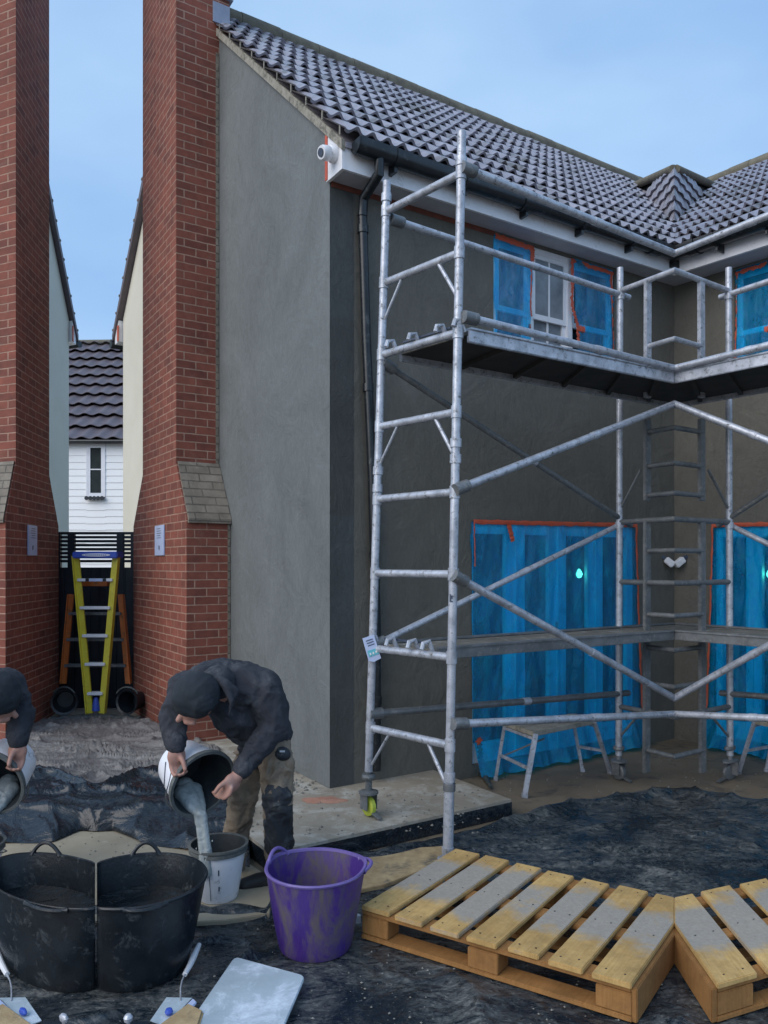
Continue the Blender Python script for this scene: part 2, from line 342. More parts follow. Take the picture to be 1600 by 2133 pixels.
M['trousers'] = noisy('brown_work_trousers', (.20, .155, .11), (.28, .22, .16), 16, .9, .7, .006, 30, dirt=(.13, .10, .08), dirt_amt=.35, dscale=7)
M['knee'] = noisy('black_knee_panel', (.010, .014, .020), (.03, .036, .045), 9, .6, .7, .006, 30, dirt=(.13, .13, .12), dirt_amt=.2, dscale=9)
M['skin'] = noisy('skin', (.34, .175, .135), (.42, .23, .18), 14, .55, .3, .002, 90, dirt=(.28, .24, .22), dirt_amt=.15)
M['boot'] = noisy('dark_boot_leather', (.012, .012, .014), (.035, .032, .03), 9, .6, .4, .004)
M['cream'] = noisy('cream_render', (.60, .57, .47), (.66, .63, .53), 1.5, .85, .2, .003, 80)
M['white_board'] = noisy('white_clapboard', (.88, .88, .88), (.90, .90, .90), 2, .5, .1, .002)
M['gate'] = noisy('dark_gate_paint', (.006, .010, .017), (.014, .022, .032), 6, .45, .3, .003)
M['yellow'] = noisy('yellow_fibreglass', (.60, .50, .03), (.72, .62, .06), 9, .4, .15, .002, dirt=(.30, .25, .08), dirt_amt=.15)
M['orange'] = noisy('orange_fibreglass', (.45, .11, .02), (.58, .17, .04), 9, .45, .2, .002, dirt=(.20, .09, .04), dirt_amt=.3)
M['blue'] = noisy('blue_ladder_plastic', (.03, .07, .40), (.05, .11, .52), 8, .4, .1, .002)
M['white'] = noisy('white_paint', (.70, .70, .72), (.80, .80, .82), 9, .5, .1, .002)
M['hawk'] = noisy('plaster_smeared_board', (.33, .40, .44), (.46, .54, .60), 5, .55, .5, .003, 50, dirt=(.68, .76, .84), dirt_amt=.42, dscale=5)
M['lime'] = noisy('lime_wheel', (.42, .48, .04), (.52, .58, .08), 12, .5, .2, .002)
M['plaque'] = noisy('pale_blue_plaque', (.40, .47, .68), (.50, .58, .78), 12, .4, .1, .001)
M['ink'] = noisy('dark_print', (.03, .04, .07), (.06, .08, .12), 20, .5, 0)
M['teal'] = noisy('teal_print', (.10, .42, .50), (.16, .50, .58), 20, .5, 0)
M['brickdust'] = noisy('brick_dust', (.34, .15, .10), (.42, .24, .17), 12, .9, .7, .006, 50)
M['stone'] = noisy('broken_mortar', (.12, .115, .10), (.28, .27, .24), 12, .9, .6, .006, 30)
M['lamp'] = m_emit('lit_bulb', (1.0, .55, .30), 7)

# ------------------------------------------------------------------ the rendered house and its right-hand wing
SL = .893; NE, ZE = .25, 4.60; NR = -2.70
def zr(n): return ZE+(NE-n)*SL
def roofpt(x, y, lift=0.0):
    d = V((x-CX)/FPX, 1, (HY-y)/FPX); O = V(0, 0, CH)
    D = (ZE+lift-CH-SL*((O-C0).dot(N)-NE))/(d.z+SL*d.dot(N)); return O+d*D
SM = s_at(1405)
house = thing('rendered_house', 'two winged house in wet grey cement render with tiled roof and attached brick chimney', 'house', tuple(C0))
def wall_grid(mb, s0, s1, z0, z1, ops, n=0.0, dep=.10):
    ss = sorted({s0, s1, *[v for o in ops for v in o[:2]]}); zs = sorted({z0, z1, *[v for o in ops for v in o[2:]]})
    for a, b in zip(ss, ss[1:]):
        for c, d in zip(zs, zs[1:]):
            if any(o[0]-1e-6 <= a and b <= o[1]+1e-6 and o[2]-1e-6 <= c and d <= o[3]+1e-6 for o in ops): continue
            mb.poly([(a, n, c), (b, n, c), (b, n, d), (a, n, d)])
    for o in ops:
        a, b, c, d = o
        mb.poly([(a, n, c), (a, n-dep, c), (a, n-dep, d), (a, n, d)]); mb.poly([(b, n, c), (b, n, d), (b, n-dep, d), (b, n-dep, c)])
        mb.poly([(a, n, d), (a, n-dep, d), (b, n-dep, d), (b, n, d)]); mb.poly([(a, n, c), (b, n, c), (b, n-dep, c), (a, n-dep, c)])
def tile_roof(mb, s0, s1, ne, ze, nr, sl, gauge=.335, pitch=.124, amp=.029, step=.052, smp=8, down=1):
    L = math.hypot(ne-nr, (ne-nr)*sl); ca = (ne-nr)/L; sa = (ne-nr)*sl/L; rows = int(math.ceil(L/gauge)); ns = int((s1-s0)/pitch*smp)
    def prof(s):
        f = (s/pitch) % 1.0
        return amp*(math.sin(math.pi*min(f/.62, 1))**1.2 if f < .62 else -.35*math.sin(math.pi*(f-.62)/.38))
    for i in range(rows):
        d0, d1 = i*gauge-.03, min((i+1)*gauge+.05, L); jit = random.uniform(-.004, .004)
        rows_i = []
        for d, h, k in ((d0+.004, step-.022, 1), (d0, step, 1), (d0+.17, step*.62, 1), (d1, .004, .7)):
            r = []
            for j in range(ns+1):
                s = s0+(s1-s0)*j/ns; tj = .0045*math.sin(i*12.9+int(s/.248)*78.2)
                hh = h+prof(s)*k+(tj if d < d1 else 0)
                r.append(mb.pt(s, ne-d*ca-hh*sa*-1*(1) if False else ne-d*ca+hh*sa, ze+d*sa+hh*ca+jit*.3))
            rows_i.append(r)
        for a, b in zip(rows_i, rows_i[1:]):
            for j in range(ns): mb.face(a[j], a[j+1], b[j+1], b[j])
OPW = (s_at(1028), s_at(1280), 3.45, 4.38); OPD = (s_at(984), s_at(1322), .10, 2.045)
def wing(Mx, clip, left):
    # front wall
    mb = MB(HF, Mx); wall_grid(mb, 0, SM+.4, -.05, 4.42, [OPW, OPD]); mb.build('front_wall', M['front'], house, clip=clip, smooth=0)
    # gable wall, 0.2 thick
    mb = MB(HF, Mx)
    BK = -4.5; zbk = zr(2*NR-BK)
    o_ = [(0, -.05), (0, zr(0)-.10), (NR, zr(NR)-.10), (BK, zbk-.10), (BK, -.05)]
    mb.prism_a(o_, 0, .2); mb.build('gable_wall', M['gable'], house, smooth=0)
    mb = MB(HF, Mx); mb.box(.2, SM+2.6, BK+.01, BK+.2, -.05, zbk-.15); mb.build('rear_wall', M['gable'], house, clip=clip, smooth=0)
    # roof
    mb = MB(HF, Mx); tile_roof(mb, -.05, SM+3.0, NE, ZE, NR, SL)
    roof = mb.build('roof', M['tile'], house, clip=clip, smooth=50, recalc=False, fill=False)
    mb = MB(HF, Mx); mb.prism_a([(BK-.02, zbk-.04), (NR, zr(NR)+.0), (NR, zr(NR)-.06), (BK-.02, zbk-.10)], -.04, SM+6)
    mb.prism_a([(NE-.02, ZE-.03), (NR, zr(NR)-.035), (NR, zr(NR)-.07), (NE-.02, ZE-.065)], .0, SM+2.8)
    mb.build('roof_deck', M['tile'], roof, clip=clip, smooth=0)
    # ridge tiles
    mb = MB(HF, Mx); s = -.03
    while s < SM+3:
        for q in range(1):
            pf = [(NR+.125*math.cos(a), zr(NR)+.0+.125*math.sin(a)*(1.0+.0)) for a in [math.pi*k/10 for k in range(11)]]
            dz = random.uniform(-.004, .006)
            mb.prism_a([(a, b+dz) for a, b in pf]+[(NR-.11, zr(NR)-.05), (NR+.11, zr(NR)-.05)], s, s+.435)
        s += .44
    mb.build('ridge', M['ridge'], roof, clip=clip, smooth=40)
    # verge: mortar bedding and metal clips along the rake
    mb = MB(HF, Mx)
    mb.prism_a([(NE-.03, ZE-.085), (NE-.03, ZE-.012), (NR, zr(NR)-.012), (NR, zr(NR)-.085)], -.03, -.002)
    mb.build('verge', M['verge'], roof, smooth=0)
    for k in range(0, 10):
        d = k*.335+.02; n = NE-d*.746; z = ZE+d*.666; mb = MB(HF, Mx)
        mb.prism_a([(n-.006, z-.012), (n+.006, z-.014), (n+.008, z+.05), (n-.004, z+.052)], -.056, -.049); mb.build('verge_clip', M['verge'], roof, smooth=0)
    # eaves
    mb = MB(HF, Mx); mb.box(.004, SM+.5, .003, .189, 4.402, 4.412); mb.build('soffit', M['soffit'], house, clip=clip, smooth=0)
    mb = MB(HF, Mx); mb.box(.004, SM+.6, .19, .212, 4.392, 4.575); mb.build('fascia', M['upvc'], house, clip=clip, smooth=0)
    mb = MB(HF, Mx); mb.prism_a([(-.01, 4.39), (.214, 4.39), (.214, 4.58), (.16, 4.63), (-.01, 4.74)], -.022, .003); mb.build('box_end', M['upvc'], house, smooth=0)
    mb = MB(HF, Mx)
    def gpf(n0, z0, r, t):
        a_ = [math.pi+math.pi*k/12 for k in range(13)]
        return [(n0-r, z0+.028)]+[(n0+r*math.cos(a), z0+r*math.sin(a)) for a in a_]+[(n0+r, z0+.035), (n0+r-t, z0+.035)]+[(n0+(r-t)*math.cos(a), z0+(r-t)*math.sin(a)) for a in reversed(a_)]+[(n0-r+t, z0+.028)]
    mb.prism_a(gpf(.278, 4.545, .063, .006), .055, SM+.8); 
    mb.prism_a([(.278+.060*math.cos(math.pi+math.pi*k/12), 4.545+.060*math.sin(math.pi+math.pi*k/12)) for k in range(13)]+[(.338, 4.575), (.218, 4.575)], .045, .056)
    g = mb.build('gutter', M['gutter'], house, clip=clip, smooth=40)
    for s in [.35+.62*k for k in range(6)]: mb = MB(HF, Mx); mb.prism_a(gpf(.278, 4.543, .069, .006)+[], s, s+.035); mb.box(s+.005, s+.03, .213, .29, 4.44, 4.50); mb.build('gutter_bracket', M['gutter'], g, clip=clip, smooth=40)
    for s in [1.55, 3.1]: mb = MB(HF, Mx); mb.prism_a(gpf(.278, 4.544, .072, .006), s, s+.12); mb.build('gutter_joint', M['gutter'], g, clip=clip, smooth=40)
    mb = MB(HF, Mx)
    tp = lambda x, y, n: HF(s_at(x, n), n, z_at(y, HF(s_at(x, n), n, 0)))
    a = HF(s_at(790, .278), .278, 4.50); mb.tube([a, a+V(0, 0, -.10), tp(758, 412, .07), tp(755, 450, .055)], .036, 14)
    mb.tube([tp(755, 440, .05), tp(763, 700, .05), tp(776, 1000, .05), tp(784, 1300, .05), tp(784, 1605, .05)], .034, 14)
    for x, y in ((756, 470), (767, 800), (780, 1150), (784, 1450)): mb.tube([tp(x, y, .05), tp(x, y+16, .05)], .041, 14)
    mb.build('downpipe', M['gutter'], house, smooth=50)
    # upstairs triple window
    a, b, c, d = OPW; m1, m2 = s_at(1108), s_at(1190); wf = MB(HF, Mx); dn = -.075
    for p, q in ((a, a+.045), (m1-.03, m1+.03), (m2-.03, m2+.03), (b-.045, b)): wf.box(p, q, dn, dn+.06, c, d)
    for p, q in ((a+.045, m1-.03), (m1+.03, m2-.03), (m2+.03, b-.045)):
        wf.box(p, q, dn, dn+.058, d-.05, d); wf.box(p, q, dn, dn+.058, c, c+.06)
    win = wf.build('window', M['upvc'], house, smooth=0, bevel=.004)
    for k, (p, q) in enumerate(((a+.045, m1-.03), (m1+.03, m2-.03), (m2+.03, b-.045))):
        zm = 3.80; sb = MB(HF, Mx)
        for z0, z1, n0 in ((c+.06, zm+.02, dn+.012), (zm-.02, d-.05, dn+.03)):
            e = 0 if n0 < dn+.02 else 0
            sb.box(p, p+.035, n0, n0+.018, z0, z1); sb.box(q-.035, q, n0, n0+.018, z0, z1)
            sb.box(p+.035, q-.035, n0, n0+.018, z0, z0+.045); sb.box(p+.035, q-.035, n0, n0+.018, z1-.035, z1)
            mid = (p+q)/2
            if k == 1: sb.box(mid-.009, mid+.009, n0+.002, n0+.014, z0+.045, z1-.035)
        sb.build('sash', M['upvc'], win, smooth=0)
        gb = MB(HF, Mx); gb.box(p+.03, q-.03, dn+.005, dn+.010, c+.06, zm); gb.box(p+.03, q-.03, dn+.036, dn+.040, zm, d-.05)
        gb.build('pane', M['glass_white'] if k == 1 else M['glass'], win, smooth=0)
    mb = MB(HF, Mx); mb.box(a-.03, b+.03, -.07, .04, c-.035, c); mb.build('sill', M['upvc'], win, smooth=0, bevel=.004)
    mb = MB(HF, Mx); mb.box(a, b, -.18, -.17, c, d); mb.build('dark_backing', M['dark'], win, smooth=0)  # near-black sheet carries the unlit room's darkness in its colour
    # french doors
    a, b, c, d = OPD; dn = -.085; X_ = lambda x: s_at(x)
    fr = MB(HF, Mx)
    cols = [(1056, 1098), (1146, 1184), (1227, 1260), (1308, 1322)]
    for x0, x1 in cols: fr.box(X_(x0), X_(x1), dn, dn+.065, c, d)
    fr.box(a, a+.03, dn, dn+.065, c, d)
    gl = [(a+.03, X_(1056)), (X_(1098), X_(1146)), (X_(1184), X_(1227)), (X_(1260), X_(1308))]
    for p, q in gl: fr.box(p, q, dn, dn+.063, d-.10, d); fr.box(p, q, dn, dn+.063, c, c+.16)
    door = fr.build('french_door', M['upvc'], house, smooth=0, bevel=.006)
    for x0, x1 in cols[:3]:
        rb = MB(HF, Mx); xm = (x0+x1)/2; rb.box(X_(xm)-.006, X_(xm)+.006, dn+.066, dn+.078, c+.02, d-.02); rb.build('door_bead', M['upvc'], door, smooth=0)
    mb = MB(HF, Mx)
    for p, q in gl: mb.box(p, q, dn+.02, dn+.03, c+.16, d-.10)
    mb.build('door_glass', M['glass'], door, smooth=0)
    mb = MB(HF, Mx); hx = X_(1163); mb.tube([HF(hx, dn+.07, 1.12), HF(hx, dn+.12, 1.12), HF(hx-.11, dn+.12, 1.13)], .011, 8)
    mb.box(hx-.018, hx+.018, dn+.066, dn+.074, 1.02, 1.2); mb.build('door_handle', M['brickdust'], door, smooth=40)
    # room behind
    mb = MB(HF, Mx); mb.box(a-.3, b+.25, -2.3, -.21, .03, 2.35)
    rm = mb.build('interior', M['room'], house, smooth=0)
    # knock the front face off the room box so that one looks in
    me = rm.data; bm = bmesh.new(); bm.from_mesh(me)
    f = max(bm.faces, key=lambda f: (Mx(HF(0, 1, 0))-Mx(HF(0, 0, 0))).dot(f.calc_center_median()) if abs(f.normal.z) < .5 else -1e9)
    bmesh.ops.delete(bm, geom=[f], context='FACES_ONLY'); bm.to_mesh(me); bm.free()
wing(ident, CLIP_R, True)
wing(MR, CLIP_R2, False)
# hipped roof piece rising behind the inner corner
V0 = roofpt(1404, 470, .03); L1 = roofpt(1345, 396, .03); L2 = roofpt(1324, 388, .03)
Tp = V(KR*1.0, 1.0, 0)*(V0.y+.55); Tp.z = z_at(353, Tp)
L1 = L1-V(0, .0, 0); e_ = V0-L1; fn = (L2-V0).cross(Tp-V0).normalized()
if fn.y > 0: fn = -fn
def facet(Mx, name):
    mb = MB(None, Mx); O = V0; hz = V(0, 0, 1).cross(fn).normalized()
    if hz.x < 0: hz = -hz
    up = fn.cross(hz); up = up if up.z > 0 else -up
    g = .19; Lh = (Tp-V0).dot(up); rows = int(Lh/g)+2
    for i in range(-1, rows):
        R_ = []
        for y, h in ((i*g+.002, .008), (i*g-.01, .040), ((i+1)*g+.02, .004)):
            r = []
            for j in range(97):
                x = -2.2+2.6*j/96; hh = h+.022*abs(math.sin(math.pi*x/.17)); q = O+hz*x+up*y+fn*hh; r.append(mb.pt(*q))
            R_.append(r)
        for a, b in zip(R_, R_[1:]):
            for j in range(96): mb.face(a[j], a[j+1], b[j+1], b[j])
    cl = [CLIP_R if Mx is ident else CLIP_R2]
    for p, q, r in ((V0, L2, Tp), (L2, Tp, V0)):
        p, q, r = Mx(p), Mx(q), Mx(r); f_ = (q-p).cross(r-p).normalized(); no = (q-p).cross(f_).normalized()
        if no.dot(r-p) > 0: no = -no
        cl.append((p, no))
    o = mb.build(name, M['tile'], house, smooth=50, recalc=False, clip=cl, fill=False)
    mb = MB(None, Mx); mb.poly([tuple(V0-fn*.03), tuple(L2-fn*.03), tuple(Tp-fn*.03)]); mb.build('roof_board', M['gutter'], o, smooth=0)
    mb = MB(None, Mx); mb.tube([V0+fn*.0, L1, L2], .04, 8); mb.build('valley', M['gutter'], o, smooth=50)
    mb = MB(None, Mx); mb.tube([L2+fn*.02, Tp+fn*.02], .05, 10); mb.build('hip_ridge', M['ridge'], o, smooth=50)
facet(ident, 'corner_roof'); facet(MR, 'corner_roof')
# solid mass under the corner roof so that nothing shows through from the side
# brick chimney breast on the gable
def chimney(Mx, parent):
    Bk = lambda: MB(HF, Mx)
    zs1, zs2 = 2.10, 2.62; n0, n1 = -1.87, -3.62; m0, m1 = -2.16, -3.26; so = -.41
    mb = Bk(); mb.prism_a([(n0, -.02), (n0, zs1), (m0, zs2), (m1, zs2), (n1, zs1), (n1, -.02)], so, -.002)
    mb.box(so, .10, m1, m0, zs2, 8.7)
    ch = mb.build('chimney', M['brick'], parent, smooth=0)
    t = .016
    for q in ([(n0+.03, zs1-.035), (n0+.03, zs1+.005), (m0+t, zs2+.02), (m0+.001, zs2+.02), (n0+.001, zs1-.035)], [(n1-.03, zs1-.035), (n1-.03, zs1+.005), (m1-t, zs2+.02), (m1-.001, zs2+.02), (n1-.001, zs1-.035)]):
        mb = Bk(); mb.prism_a(q, so+.012, -.004); mb.build('shoulder', M['brick_grey'], ch, smooth=0)
    for q in ((-.035, -.004, m0+.002, m0+.007, zs2+.02, 6.5), (-.03, -.004, n0+.002, n0+.006, .1, zs1-.04)): mb = Bk(); mb.box(*q); mb.build('render_bead', M['brick_grey'], ch, smooth=0)
    sa, sb = s_at(443, m0), s_at(486, m0); mb = Bk(); z0 = zr(m0)+.03
    mb.box(sa, .10, m0+.002, m0+.012, z0, z0+.19); mb.box(.0, .13, m0-.3, m0+.03, z0-.02+.27, z0+.29)
    mb.prism_a([(m0, z0), (m0+.16, z0-.12), (m0+.16, z0-.135), (m0, z0-.02)], -.03, .3)
    mb.build('flashing', M['lead'], ch, smooth=0)
    mb = Bk(); mb.box(so-.05, .15, m1-.05, m0+.05, 8.7, 8.85); mb.build('coping', M['concrete'], ch, smooth=0, bevel=.01)
    return ch
chimney(ident, house)
nb = thing('brick_chimney', 'tall red brick chimney breast at the left edge, left of the ladder and gate', 'chimney', tuple(ML(HF(-.2, -2.7, 0))))
chimney(ML, nb)
def plaque(Mx, label):
    n = -.02
    r0 = HF(-.411, n_at(344, -.41), 0); r1 = HF(-.411, n_at(325, -.41), 0)
    na, nb_ = n_at(344, -.41), n_at(325, -.41); za, zb = z_at(1157, r0), z_at(1093, r0)
    t = thing('wall_plaque', label, 'plaque', tuple(Mx(HF(-.42, na, za))), 'pale plaques on the chimneys')
    mb = MB(HF, Mx); mb.box(-.424, -.412, nb_, na, za, zb); mb.build('plate', M['plaque'], t, bevel=.004)
    mb = MB(HF, Mx); w_ = (na-nb_); c_ = (na+nb_)/2
    for k in range(5): z = zb-.03-.022*k; mb.box(-.4262, -.4243, c_-w_*.25+.004*(k % 2), c_+w_*(.15+.05*(k % 3)), z-.005, z)
    mb.box(-.4262, -.4243, c_-.01, c_+.018, za+.06, za+.095); mb.tube([HF(-.425, c_-.012, za+.1), HF(-.425, c_+.012, za+.05)], .002, 5)
    mb.build('lettering', M['ink'], t, smooth=0)
plaque(ident, 'pale blue rounded plaque on the brick chimney right of the ladder'); plaque(ML, 'pale blue rounded plaque on the brick chimney left of the ladder')
# camera on the eaves box, lamp in the corner
t = thing('security_camera', 'white dome security camera on the gable end of the eaves box', 'camera', tuple(HF(-.03, .08, 4.50)))
mb = MB(); c = HF(-.022, .115, 4.53); mb.lathe(c, -U, [(0, 0), (.062, 0), (.062, .02), (.048, .045), (0, .05)], 24); mb.build('mount', M['upvc'], t)
mb = MB(); c2 = c-U*.06+V(0, 0, -.01); ax = (-U+N*.15-V(0, 0, .25)).normalized(); mb.lathe(c2-ax*.045, ax, [(0, 0), (.04, .008), (.05, .04), (.05, .085), (.043, .1), (0, .1)], 24); mb.build('housing', M['upvc'], t)
mb = MB(); mb.lathe(c2+ax*.056, ax, [(.028, 0), (.028, .006), (0, .008)], 20); mb.build('lens', M['ink'], t)
def corner_lamp():
    s = s_at(1402)-.05; pb = HF(s, 0, 0); z = z_at(1172, pb)
    t = thing('wall_lamp', 'small white twin-headed lamp on the corner wall behind the scaffold ladder', 'lamp', tuple(HF(s, 0, z)))
    for Mx in (ident, MR):
        mb = MB(None, Mx); a = P(1403, 1178, HF(s_at(1402), .12, 0).y); b = P(1378, 1158, a.y+.02)
        mb.bar(a, a+(b-a)*.68, .06, .062); mb.build('lamp_head', M['white'], t, bevel=.008)
        mb = MB(None, Mx); mb.bar(a+(b-a)*.70, b, .035, .035); mb.build('sensor', M['ink'], t, bevel=.006)
    mb = MB(); mb.tube([HF(s-.04, .0, z), HF(s-.02, .06, z)], .03, 10); mb.build('bracket', M['ink'], t)
corner_lamp()

# ------------------------------------------------------------------ blue film and red tape
def film_sheet(name, Mx, xs_top, xs_bot, ztop, zbot, mat, parent, n0=.012, amp=.018, nu=40, nv=60, flare=0.0, seed=0, wob=.02):
    mb = MB(None, Mx)
    def fn(u, v):
        xa = xs_top[0]+(xs_bot[0]-xs_top[0])*v; xb = xs_top[1]+(xs_bot[1]-xs_top[1])*v
        sa, sb = s_at(xa), s_at(xb); s = sa+(sb-sa)*u; z = ztop+(zbot-ztop)*v
        q = Vector((s*5+seed, z*1.2, seed)); k = abs(noise.noise(q))*amp*2+abs(noise.noise(q*2.3+V(3, 1, 2)))*amp
        e = min(1, min(u, 1-u)*12)*min(1, v*20+.2)
        s += noise.noise(Vector((z*5, seed, u*2)))*wob*(1 if v > .05 else .2)*(1 if u in (0, 1) else .3)
        n = n0+k*e+flare*max(0, v-.86)/.14*(.7+.6*noise.noise(Vector((s*6, 3, 1))))
        if v > .93: z += .03*noise.noise(Vector((s*9, 7, 1)))
        p = HF(s, n, z); return tuple(p)
    mb.grid(fn, nu, nv); return mb.build(name, mat, parent, smooth=80, recalc=False)
def tape(Mx, pts, wd, parent, seed=0, jag=.012, ribbon_n=.03):
    mb = MB(None, Mx); row = []; K = 26
    segs = []
    for (x0, y0), (x1, y1) in zip(pts, pts[1:]):
        for k in range(K): segs.append((x0+(x1-x0)*k/K, y0+(y1-y0)*k/K))
    segs.append(pts[-1]); pr = []
    for x, y in segs:
        s = s_at(x); p = HF(s, 0, 0); pr.append((s, z_at(y, p)))
    for k, (s, z) in enumerate(pr):
        a, b = pr[max(k-1, 0)], pr[min(k+1, len(pr)-1)]; dx, dz = b[0]-a[0], b[1]-a[1]; l = math.hypot(dx, dz) or 1
        nx, nz_ = -dz/l, dx/l; w1 = wd/2+jag*noise.noise(Vector((k*.45, seed, 0))); w2 = wd/2+jag*noise.noise(Vector((k*.5, seed, 5)))
        n = ribbon_n+.006*noise.noise(Vector((k*.3, seed, 9)))
        row.append([mb.pt(*HF(s+nx*w1, n, z+nz_*w1)), mb.pt(*HF(s, n+.004, z)), mb.pt(*HF(s-nx*w2, n, z-nz_*w2))])
    for a, b in zip(row, row[1:]): mb.face(a[0], a[1], b[1], b[0]); mb.face(a[1], a[2], b[2], b[1])
    return mb.build('red_tape', M['red_tape'], parent, smooth=60, recalc=False)
def films(Mx, side):
    wtxt = 'left wing' if side == 0 else 'right wing'
    L = [('blue film taped over the left light of the upstairs window, left wing of the house', 'blue film taped over the upstairs window pane farthest right in the right wing'),
         ('blue film taped over the right light of the upstairs window, left wing of the house', 'blue film over the upstairs window nearest the corner in the right wing'),
         ('large sheet of blue film taped over the french doors of the left wing', 'large blue film sheet over the glazed doors of the right wing at the picture edge')]
    g = 'blue protective film over windows and doors'
    t = thing('protective_film', L[0][side], 'plastic film', tuple(Mx(HF(s_at(1060), .01, 3.45))), g)
    film_sheet('film', Mx, (1028, 1109), (1030, 1104), 4.375, 3.44, M['film'], t, n0=.006, amp=.012, nu=30, nv=40, seed=1+side)
    tape(Mx, [(1030, 492), (1108, 519), (1107, 545)], .045, t, 1, .016, .012); tape(Mx, [(1106, 545), (1103, 640), (1105, 660)], .018, t, 2, .012, .014)
    tape(Mx, [(1101, 676), (1101, 700)], .03, t, 4, .02, .014)
    t = thing('protective_film', L[1][side], 'plastic film', tuple(Mx(HF(s_at(1230), .01, 3.45))), g)
    film_sheet('film', Mx, (1192, 1276), (1206, 1276), 4.375, 3.44, M['film'], t, n0=.006, amp=.014, nu=30, nv=40, seed=5+side, wob=.04)
    tape(Mx, [(1187, 543), (1276, 571)], .036, t, 3, .018, .012); tape(Mx, [(1190, 545), (1190, 640), (1200, 675), (1204, 722)], .034, t, 6, .022, .014)
    tape(Mx, [(1202, 684), (1216, 688)], .05, t, 8, .02, .016); tape(Mx, [(1271, 570), (1272, 650), (1276, 760)], .03, t, 7, .02, .014)
    t = thing('protective_film', L[2][side], 'plastic film', tuple(Mx(HF(s_at(1160), .03, .05))), g)
    film_sheet('film', Mx, (980, 1322), (984, 1335), 2.035, .03, M['film'], t, n0=.010, amp=.022, nu=110, nv=90, flare=.16, seed=9+side)
    tape(Mx, [(982, 1087), (1150, 1091), (1322, 1094)], .036, t, 11, .010, .026); tape(Mx, [(1054, 1092), (1063, 1128)], .045, t, 12, .01, .034)
    tape(Mx, [(1320, 1094), (1326, 1300), (1334, 1500)], .024, t, 13, .014, .03); tape(Mx, [(992, 1535), (998, 1590)], .05, t, 14, .03, .03)
    tape(Mx, [(983, 1087), (985, 1180)], .012, t, 15, .008, .03)
films(ident, 0); films(MR, 1)
for k, Mx in enumerate((ident, MR)):
    mb = MB(HF, Mx); mb.box(.01, s_at(1030), .002, .005, 4.362, 4.40); o = mb.build('masking_tape', M['old_tape'], None, loc=Mx(HF(.01, 0, 4.34)), smooth=0)
    tag(o, ['long red tape strip under the soffit at the top of the left wing wall', 'long red tape strip under the soffit of the right wing, beyond the picture'][k], 'tape')
mb = MB(HF); mb.box(-.028, -.023, -.02, .012, 4.40, 4.56); mb.box(-.028, -.023, -.02, .012, 4.62, 4.72)
tag(mb.build('corner_tape', M['red_tape'], None, loc=HF(-.02, 0, 4.4), smooth=0), 'bit of red tape on the edge of the white eaves box beside the dome camera', 'tape')
for Mx, lab in ((ident, 'lit ceiling bulb glowing behind the blue film of the left doors'), (MR, 'lit ceiling bulb glowing behind the blue film of the right doors')):
    p = P(1206, 1196, 6.85); mb = MB(None, Mx); mb.lathe(Mx(p) if False else p, (0, 0, 1), [(0, -.035), (.022, -.025), (.032, 0), (.022, .025), (.012, .04), (0, .05)], 16)
    t = thing('interior_lamp', lab, 'lamp', tuple(Mx(p)), 'lit bulbs inside the house'); mb.build('bulb', M['lamp'], t)
    mb = MB(None, Mx); mb.tube([p+V(0, 0, .06), V(p.x, p.y, 2.35)], .006, 6); mb.build('flex', M['ink'], t)

# ------------------------------------------------------------------ houses beyond the alley
def cream_house(Mx, label, kf=1.0):
    eye = V(0, 0, CH)
    F = lambda a, b, c: eye+(HF(a/kf+.33, b, c)-eye)*kf if kf != 1 else HF(a+.33, b, c)
    t = thing('cream_house', label, 'house', tuple(Mx(F(0, -5.2, 0))), 'cream houses beyond the chimneys')
    e, r, f = -7.02, -5.2, -4.55; zE, zR = 5.36, 7.20; sl = (zR-zE)/(r-e)
    gz = CH-CH/kf-.02; o = [(e, gz), (e, zE), (r, zR), (f, zR-(f-r)*sl), (f, gz)]
    mb = MB(F, Mx); mb.prism_a(o, 0, 5); mb.build('wall', M['cream'], t, smooth=0)
    mb = MB(F, Mx); d = .06
    mb.prism_a([(e-.30, zE-.30*sl+.02), (r, zR+.02), (f, zR-(f-r)*sl+.02), (f, zR-(f-r)*sl+.14), (r, zR+.15), (e-.30, zE-.30*sl+.13)], -.09, 5.1)
    ro = mb.build('roof', M['tile_far'], t, smooth=0)
    for k in range(10):
        n = e-.25+k*.2; z = zE+(n-e)*sl+.13; mb = MB(F, Mx); mb.box(-.10, -.05, n-.02, n+.02, z, z+.025); mb.build('verge_clip', M['verge'], ro, smooth=0)
    mb = MB(F, Mx); mb.prism_a([(e-.24, zE-.33), (e-.02, zE-.33), (e-.02, zE-.02), (e-.24, zE-.20)], -.06, 5); mb.build('eaves_box', M['upvc'], t, smooth=0)
    mb = MB(F, Mx); mb.box(-.075, -.062, e-.06, e-.0, zE-.33, zE-.1); mb.build('tape_edge', M['red_tape'], t, smooth=0)
    mb = MB(F, Mx); mb.tube([F(-.10, e-.34, zE-.30), F(5, e-.34, zE-.30)], .07, 12); mb.build('gutter', M['gutter'], t, smooth=50)
cream_house(ident, 'cream rendered gable with dark verge, right of the gap above the gate')
cream_house(ML, 'taller cream rendered gable with dark verge, left of the gap above the gate', 1.3)
D_ = 28.0; xc = (200-CX)/FPX*D_; t = thing('clapboard_house', 'white clapboard house with brown tiled roof framed in the gap above the dark gate', 'house', (xc, D_, 0))
K0 = D_/FPX; zE = CH+(HY-922)*K0; xw = 6.5; q_ = D_/15
def row_board(mb, x0, x1, z0, z1):
    n = int(round((z1-z0)/(.132*q_)))
    for k in range(n):
        a = z0+(z1-z0)*k/n; b = z0+(z1-z0)*(k+1)/n
        mb.prism_a([(D_-.030, a), (D_-.008, b), (D_+.02, b), (D_+.02, a)], x0, x1)
